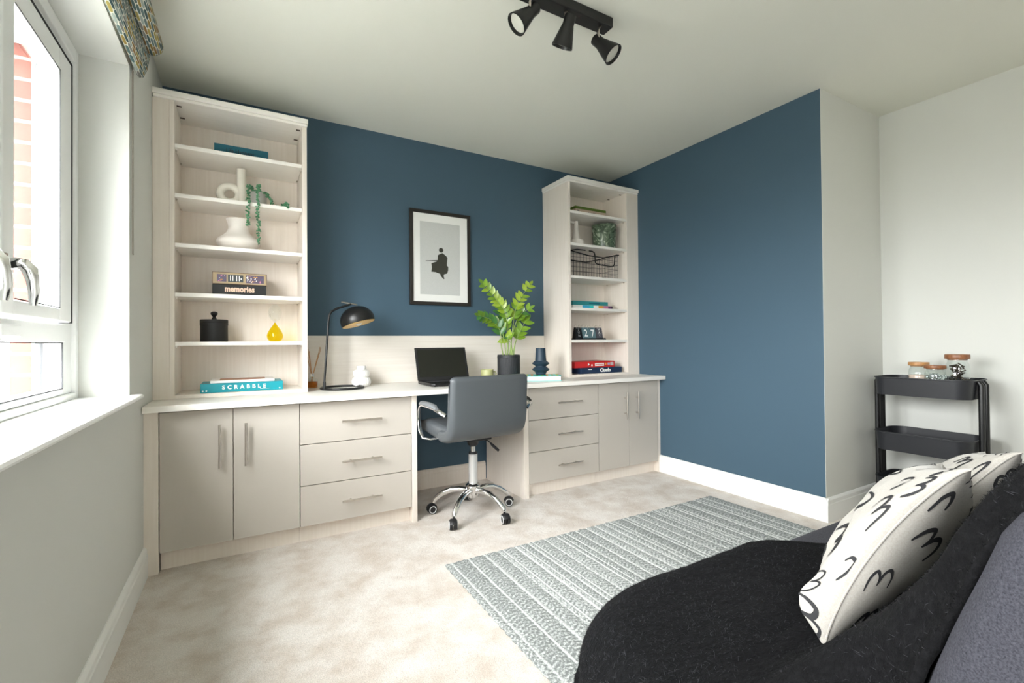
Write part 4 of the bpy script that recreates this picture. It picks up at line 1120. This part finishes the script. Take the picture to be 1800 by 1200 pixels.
# ================================================================= RUG
def rug():
    X0, X1, Y0, Y1 = .775, 2.592, .74, 1.972; nx, ny = 640, 300
    rows = []; x = 0; k = 0; random.seed(3)
    W_ = X1 - X0
    wid = []
    while x < W_:
        w1 = random.choice((.034, .030, .046, .060, .072)); rows.append((x, x + w1, 0, random.uniform(-.03, .05))); x += w1
        w2 = random.choice((.010, .012, .014)); rows.append((x, x + w2, 1, random.uniform(.10, .24))); x += w2
        if random.random() < .45: w3 = .016; rows.append((x, x + w3, 0, random.uniform(-.05, .05))); x += w3; rows.append((x, x + .009, 1, .22)); x += .009
    vs = []; tone = []; ri = 0
    cols = []
    for i in range(nx + 1):
        x = W_ * i / nx
        while ri < len(rows) - 1 and x >= rows[ri][1]: ri += 1
        cols.append((x, rows[ri]))
    for j in range(ny + 1):
        y = (Y1 - Y0) * j / ny
        for x, (a, b, kind, tn) in cols:
            u = (x - a) / (b - a) - .5; xx = x; yy = y
            if kind == 0:
                ph = (y / .021 + abs(u) * 1.6); pl = .5 + .5 * cos(2 * pi * ph)
                z = .0045 + .003 * (1 - (2 * u) ** 2) * (.5 + .5 * pl); tv = tn + .13 * (pl - .55)
            else:
                pl = .5 + .5 * cos(2 * pi * y / .012 + a * 40); z = .0045 + .003 * (1 - (2 * u) ** 2) * (.6 + .4 * pl); tv = tn + .12 * (pl - .5)
            edge = .002 * sin(2 * pi * x / .03) if j in (0, ny) else 0
            if i_edge(x, W_): xx = x + .002 * sin(2 * pi * y / .045)
            vs.append((X0 + xx, Y0 + yy + edge, z + .0015)); tone.append(tv - .19)
    n = nx + 1
    mb = MB().add(vs, [(j * n + i, j * n + i + 1, (j + 1) * n + i + 1, (j + 1) * n + i) for j in range(ny) for i in range(nx)])
    # underside
    o = build('rug', mb, 'rug', smooth=True, angle=180)
    at = o.data.attributes.new('tone', 'FLOAT', 'POINT'); at.data.foreach_set('value', tone)
    q = o.modifiers.new('solid', 'SOLIDIFY'); q.thickness = .004; q.offset = -1
    return tag(o, 'pale grey braided rug with raised white stripes in front of the sofa', 'rug')


def i_edge(x, W_): return x < .004 or x > W_ - .004


rug()

# ================================================================= SOFA
random.seed(11)
t = thing('sofa', (1.5, .5, 0), 'charcoal grey fabric sofa with low padded backrest in the foreground', 'sofa')


def rbox(x0, x1, y0, y1, z0, z1, r, n=6, cr=.28):
    mb = MB(); pts = []
    lev = []
    for k in range(n + 1): a = pi / 2 * k / n; lev.append((z0 + r * (1 - cos(a)), r * (1 - sin(a))))
    for k in range(n + 1): a = pi / 2 * k / n; lev.append((z1 - r * (1 - sin(a)), r * (1 - cos(a))))
    rings = []
    for z, ins in lev: rings.append([(x, y, z) for x, y in rrect(x0 + ins, x1 - ins, y0 + ins, y1 - ins, max(.012, cr - ins), 10)])
    k = len(rings[0]); vs = [p for rr in rings for p in rr]; m = len(rings)
    return mb.add(vs, [(j * k + i, j * k + (i + 1) % k, (j + 1) * k + (i + 1) % k, (j + 1) * k + i) for j in range(m - 1) for i in range(k)] + [tuple(range(k)), tuple(range((m - 1) * k, m * k))])


build('seat', rbox(.525, 2.42, .02, .805, .24, .425, .05), 'sofa', t, smooth=True, angle=60)
# backrest: profile in (y, z) swept along x, ends rounded
fp = [(.300, .40), (.285, .45), (.252, .552), (.232, .614), (.214, .670), (.201, .709), (.188, .747), (.172, .795), (.157, .822), (.140, .842), (.115, .857), (.070, .864), (.0, .862), (-.06, .848), (-.095, .82), (-.11, .77), (-.11, .68), (-.09, .57), (-.05, .44), (-.03, .40), (.2, .395)]
ks = len(fp); nrm = []
for i in range(ks):
    a = Vector(fp[i - 1]); b = Vector(fp[(i + 1) % ks]); d_ = (b - a).normalized(); nrm.append(Vector((-d_.y, d_.x)))
sgn = 1 if sum((Vector((.12, .62)) - Vector(fp[i])).dot(nrm[i]) for i in range(ks)) > 0 else -1
e = .055; st = [(.65 + e * (1 - cos(pi / 2 * i / 7)), sin(pi / 2 * i / 7)) for i in range(8)] + [(.65 + e + .35 * i, 1) for i in range(1, 5)] + [(2.40 - e * (1 - cos(pi / 2 * i / 7)), sin(pi / 2 * i / 7)) for i in range(7, -1, -1)]
vs = []
for x, s in st:
    for i in range(ks):
        p = Vector(fp[i]).lerp(Vector((.06, .64)), .22 * (1 - s)); vs.append((x, p.x, p.y))
m_ = len(st)
fs = [(j * ks + i, j * ks + (i + 1) % ks, (j + 1) * ks + (i + 1) % ks, (j + 1) * ks + i) for j in range(m_ - 1) for i in range(ks)] + [((i + 1) % ks, i, m_ * ks) for i in range(ks)] + [((m_ - 1) * ks + i, (m_ - 1) * ks + (i + 1) % ks, m_ * ks + 1) for i in range(ks)]
vs += [(.648, .06, .64), (2.402, .06, .64)]
build('backrest', MB().add(vs, fs), 'sofa', t, smooth=True, angle=60)
for x in (.62, 2.30):
    for y in (.19, .70): build('leg', MB().cyl((x, y, 0.0), (x, y, .245), .016, .022, n=16), 'black', t, smooth=True)

# ================================================================= THROW
ZT = .447


def throw_pt(a, b):
    """cloth coords: a along x, b = arc length from front hem to over the backrest; returns point"""
    RX = .115; x_in = .600; y_in = .735
    # b in [0, ...]: seat plan y = y_in + (hang) at small b
    if b < 1.0:  # b: 0..1 front part -> plan distance
        pass
    return None


pathYZ = []  # back part, starting from seat crease going up (y, z)
pathYZ = [(.50, .447), (.46, .452), (.430, .466), (.405, .492), (.372, .530), (.335, .575), (.300, .630), (.272, .670), (.250, .712), (.229, .752), (.206, .792), (.182, .828), (.155, .856), (.12, .876), (.07, .884), (.0, .882), (-.07, .868), (-.118, .835), (-.135, .77), (-.133, .68)]


def polyl(path, s):
    L = 0
    for i in range(len(path) - 1):
        d_ = math.dist(path[i], path[i + 1])
        if L + d_ >= s or i == len(path) - 2:
            f = min(1.0, (s - L) / d_); return (path[i][0] + (path[i + 1][0] - path[i][0]) * f, path[i][1] + (path[i + 1][1] - path[i][1]) * f)
        L += d_


PL = sum(math.dist(pathYZ[i], pathYZ[i + 1]) for i in range(len(pathYZ) - 1))
seat_x0, seat_y1, RC = .600, .745, .10


def drape(px, py):
    """flat cloth point over the seat; beyond the seat edge it bends down"""
    # inset rounded-rect corner at (seat_x0 + c, seat_y1 - c)
    c = .21; cx_ = seat_x0 + c; cy_ = seat_y1 - c
    dx_ = min(0, px - cx_); dy_ = max(0, py - cy_)
    if dx_ < 0 and dy_ > 0: L = math.hypot(dx_, dy_); nx_, ny_ = dx_ / L, dy_ / L; d_ = L - c
    elif dx_ < 0: nx_, ny_ = -1, 0; d_ = -dx_ - c
    else: nx_, ny_ = 0, 1; d_ = dy_ - c
    if d_ <= 0: return Vector((px, py, ZT))
    ex, ey = px - nx_ * d_, py - ny_ * d_; r = RC
    if d_ < r * pi / 2: o, z = r * sin(d_ / r), r * (1 - cos(d_ / r))
    else:
        o, z = r, r + (d_ - r * pi / 2); o += .008 * sin((px + py) * 26)
    return Vector((ex + nx_ * o, ey + ny_ * o, ZT - z))


NB, NF, NA = 60, 60, 110
vs = []; rowsn = NB + NF
def sst(x): x = max(0, min(1, x)); return x * x * (3 - 2 * x)
for j in range(rowsn):
    for i in range(NA):
        ua = i / (NA - 1)
        if j < NF:
            py = 1.08 - (1.08 - .50) * j / NF
            xl = .22 + sst((.56 - py) / .06) * .10 if py < .56 else .22
            xr = 1.20 + (.82 - py) * .95 + .02 * sin(py * 22)
            px_ = xl + (xr - xl) * ua
            p = drape(px_, py)
            if py < .56: # near the crease rise toward fold
                p.z += 0
        else:
            s = PL * (j - NF) / (NB - 1)
            y, z = polyl(pathYZ, s)
            xl = .32 + sst(s / .16) * .365 + (.008 * sin(s * 19) + .006 * sin(s * 41)); xr = 2.0
            k0 = 1.504; xr = k0 + sst(s / .25) * .5
            px_ = xl + (xr - xl) * ua
            bul = .012 * noise.noise(Vector((px_ * 6, s * 7, 3)))
            # left hem folds towards the backrest
            hem = sst((.11 - (px_ - xl)) / .11) * sst((s - .10) / .08)
            off_ = .042 + .060 * sst((.78 - z) / .3)
            ridge = .012 * math.exp(-((px_ - xl - .06) / .02) ** 2) * sst(s / .2)
            p = Vector((px_, y + bul - hem * off_ * .9 + ridge, z + bul * .6 - hem * .010))
            if px_ < .65: p.z = min(p.z, ZT + .02) if s < .1 else p.z
        wr = .006 * noise.noise(Vector((p.x * 7, p.y * 7, p.z * 5))) + .0022 * noise.noise(Vector((p.x * 38, p.y * 38, p.z * 38)))
        p.z += wr + .002
        vs.append(p)
mb = MB().add(vs, [(j * NA + i, j * NA + i + 1, (j + 1) * NA + i + 1, (j + 1) * NA + i) for j in range(rowsn - 1) for i in range(NA - 1)])
th = tag(build('throw_blanket', mb, 'throw', smooth=True, angle=180), 'fluffy black mohair throw draped over the sofa seat and backrest', 'throw')
q = th.modifiers.new('solid', 'SOLIDIFY'); q.thickness = .012; q.offset = 0
# fibres
fz_ = MB(); V = vs; cam_p = Vector((0, 0, 1)); fv = []; ff = []; fm = []
for k in range(80000):
    j = random.randrange(rowsn - 1); i = random.randrange(NA - 1); u_, v_ = random.random(), random.random()
    a, b, c, d2 = V[j * NA + i], V[j * NA + i + 1], V[(j + 1) * NA + i + 1], V[(j + 1) * NA + i]
    p = a.lerp(b, u_).lerp(d2.lerp(c, u_), v_); n = (b - a).cross(d2 - a)
    if n.length < 1e-9: continue
    n.normalize()
    if n.z < 0: n = -n
    tdir = Vector((random.uniform(-1, 1), random.uniform(-1, 1), random.uniform(-.4, .4))); tdir = (tdir - n * tdir.dot(n)).normalized()
    L = random.uniform(.004, .013); p = p + n * .005
    q1 = p + (tdir * .8 + n * .55) * L * .5; q2 = q1 + (tdir * .9 + n * random.uniform(-.5, .45)) * L * .6
    w_ = n.cross(tdir) * .00022
    o = len(fv); fv += [p - w_, p + w_, q1 - w_, q1 + w_, q2]; ff += [(o, o + 1, o + 3, o + 2), (o + 2, o + 3, o + 4)]; mm = 1 if random.random() < .22 else 0; fm += [mm, mm]
mb = MB(); mb.v = [tuple(p) for p in fv]; mb.f = ff; mb.mi = fm
fo = build('mohair_pile', mb, ['fuzz', 'fuzzl'], th); fo['kind'] = 'stuff'

# ================================================================= CUSHIONS
def cushion(C0, C3, C2, C1, T, seed, lab, strokes):
    """corners: bottom-near, bottom-far, top-far, top-near; front face on the +normal side"""
    C0, C1, C2, C3 = map(Vector, (C0, C1, C2, C3))
    cen = (C0 + C1 + C2 + C3) / 4
    N_ = (C3 - C0).cross(C1 - C0).normalized()
    if N_.y < 0: N_ = -N_
    U = (C3 - C0).normalized()

    def pos(u, v, side, off=0):
        # inward bow of the edges between the corners
        k = .055
        uu = u + k * (1 - 2 * u) * 4 * v * (1 - v) * abs(1 - 2 * u) ** 2
        vv = v + k * (1 - 2 * v) * 4 * u * (1 - u) * abs(1 - 2 * v) ** 2
        p = C0 * (1 - uu) * (1 - vv) + C3 * uu * (1 - vv) + C2 * uu * vv + C1 * (1 - uu) * vv
        su = max(0, sin(pi * u)); sv = max(0, sin(pi * v))
        h = T * (su ** .42) * (sv ** .42) * (1.3 if side < 0 else 1) + (.038 * math.exp(-((u - .08) ** 2 + (v - .06) ** 2) / .014) * min(1, 26 * min(u, v)) if side > 0 else 0)
        wr = .010 * noise.noise(Vector((u * 3.2 + seed, v * 3.2, side * 2))) + .004 * noise.noise(Vector((u * 9, v * 9 + seed, side)))
        # radiating corner creases
        for (a, b) in ((0, 0), (1, 0), (0, 1), (1, 1)):
            r = math.hypot(u - a, v - b)
            if r > 1e-3: wr += .004 * math.exp(-(r / .22) ** 2) * cos(14 * math.atan2(abs(v - b), abs(u - a)))
        g = min(1, 6 * min(u, 1 - u, v, 1 - v))
        p = p + N_ * (.028 * sin(pi * min(1, v * 1.0)) ** .6 * (1 - u) ** 3)
        return p + N_ * side * (h + wr * g + off)

    n = 40; mb = MB()
    ez = lambda s: .5 - .5 * cos(pi * s)
    mb.grid(n, n, lambda a, b: pos(ez(a), ez(b), 1)); mb.grid(n, n, lambda a, b: pos(ez(a), ez(b), -1))
    # seam piping
    per = [(s, 0) for s in [i / 30 for i in range(30)]] + [(1, i / 30) for i in range(30)] + [(1 - i / 30, 1) for i in range(30)] + [(0, 1 - i / 30) for i in range(30)]
    sk = MB()
    for side, lst in strokes:
        for pl, wmax in lst:
            P = []
            for i in range(len(pl) - 1):
                p0 = pl[max(i - 1, 0)]; p1 = pl[i]; p2 = pl[i + 1]; p3 = pl[min(i + 2, len(pl) - 1)]
                for k in range(7):
                    s = k / 7; P.append(tuple(.5 * (2 * p1[c] + (p2[c] - p0[c]) * s + (2 * p0[c] - 5 * p1[c] + 4 * p2[c] - p3[c]) * s * s + (-p0[c] + 3 * p1[c] - 3 * p2[c] + p3[c]) * s ** 3) for c in (0, 1)))
            P.append(pl[-1]); m = len(P); vs = []
            for i, (u, v) in enumerate(P):
                a = P[max(i - 1, 0)]; b = P[min(i + 1, m - 1)]; d_ = Vector((b[0] - a[0], b[1] - a[1])); d_ = d_.normalized() if d_.length > 0 else Vector((1, 0)); w1 = wmax * (.35 + .65 * abs(sin(pi * (i / (m - 1)) ** .7)))
                for sg in (-1, 1):
                    uu = gm(u - d_.y * w1 * sg, 2.1); vv = gm(v + d_.x * w1 * sg, 1.5); vs.append(pos(uu, vv, side, .0014))
            sk.add(vs, [(2 * i, 2 * i + 1, 2 * i + 3, 2 * i + 2) for i in range(m - 1)])
    mb.add(sk.v, sk.f, 1)
    o = build('cushion', mb, ['linen', 'stroke'], smooth=True, angle=120)
    tag(o, lab, 'cushion')
    sm_ = MB().tube([pos(a, b, 1) for a, b in per], .0018, 6, closed=True)
    build('seam', sm_, 'linen', o, smooth=True)
    return o


def gm(t_, p_):
    t_ = min(.995, max(.005, t_)); return min(.996, max(.004, .5 * (2 * t_) ** p_ if t_ < .5 else 1 - .5 * (2 - 2 * t_) ** p_))


def bird(u, v, s, rot=0, w=.006, double=True, flip=1):
    base = [(-.5, -.35), (-.35, .1), (-.1, .3), (.05, .05), (.02, -.25)]
    b2 = [(.02, -.25), (.18, .12), (.42, .22), (.55, -.05), (.5, -.45)]
    f = lambda pts: [(u + flip * s * (x * cos(rot) - y * sin(rot)), v + s * (x * sin(rot) + y * cos(rot))) for x, y in pts]
    out = [(f(base), w)]
    if double: out.append((f(b2), w))
    return out


random.seed(5)
fr_, bk_ = [], []
for r in range(6):
    for c in range(4):
        u = .11 + .235 * c + (.08 if r % 2 else 0) + random.uniform(-.025, .025); v = .09 + .165 * r + random.uniform(-.02, .02)
        if u > .95 or v > .95: continue
        fr_ += bird(u, v, .145 * random.uniform(.85, 1.15), random.uniform(.5, 1.3), random.choice((.006, .009, .012)), random.random() < .8, 1.0)
        bk_ += bird(u, v, .135 * random.uniform(.8, 1.15), random.uniform(-.4, .6), random.choice((.007, .010, .014)), random.random() < .75)
A0, A3, A2, A1 = Vector((.880, .440, .458)), Vector((1.25, .60, .475)), Vector((1.395, .442, .712)), Vector((1.0, .280, .792))
cushion(A0, A3, A2, A1, .068, 1.3, 'cream cushion with black brush marks, nearest on the sofa', [(1, fr_), (-1, bk_)])
sh = Vector((.40, .034, -.030))
cushion(A0 + sh + Vector((0, .0, .0)), A3 + sh, A2 + sh, A1 + sh, .070, 4.1, 'cream brush-marked cushion behind, leaning against the nearer one', [(1, bk_), (-1, fr_)])
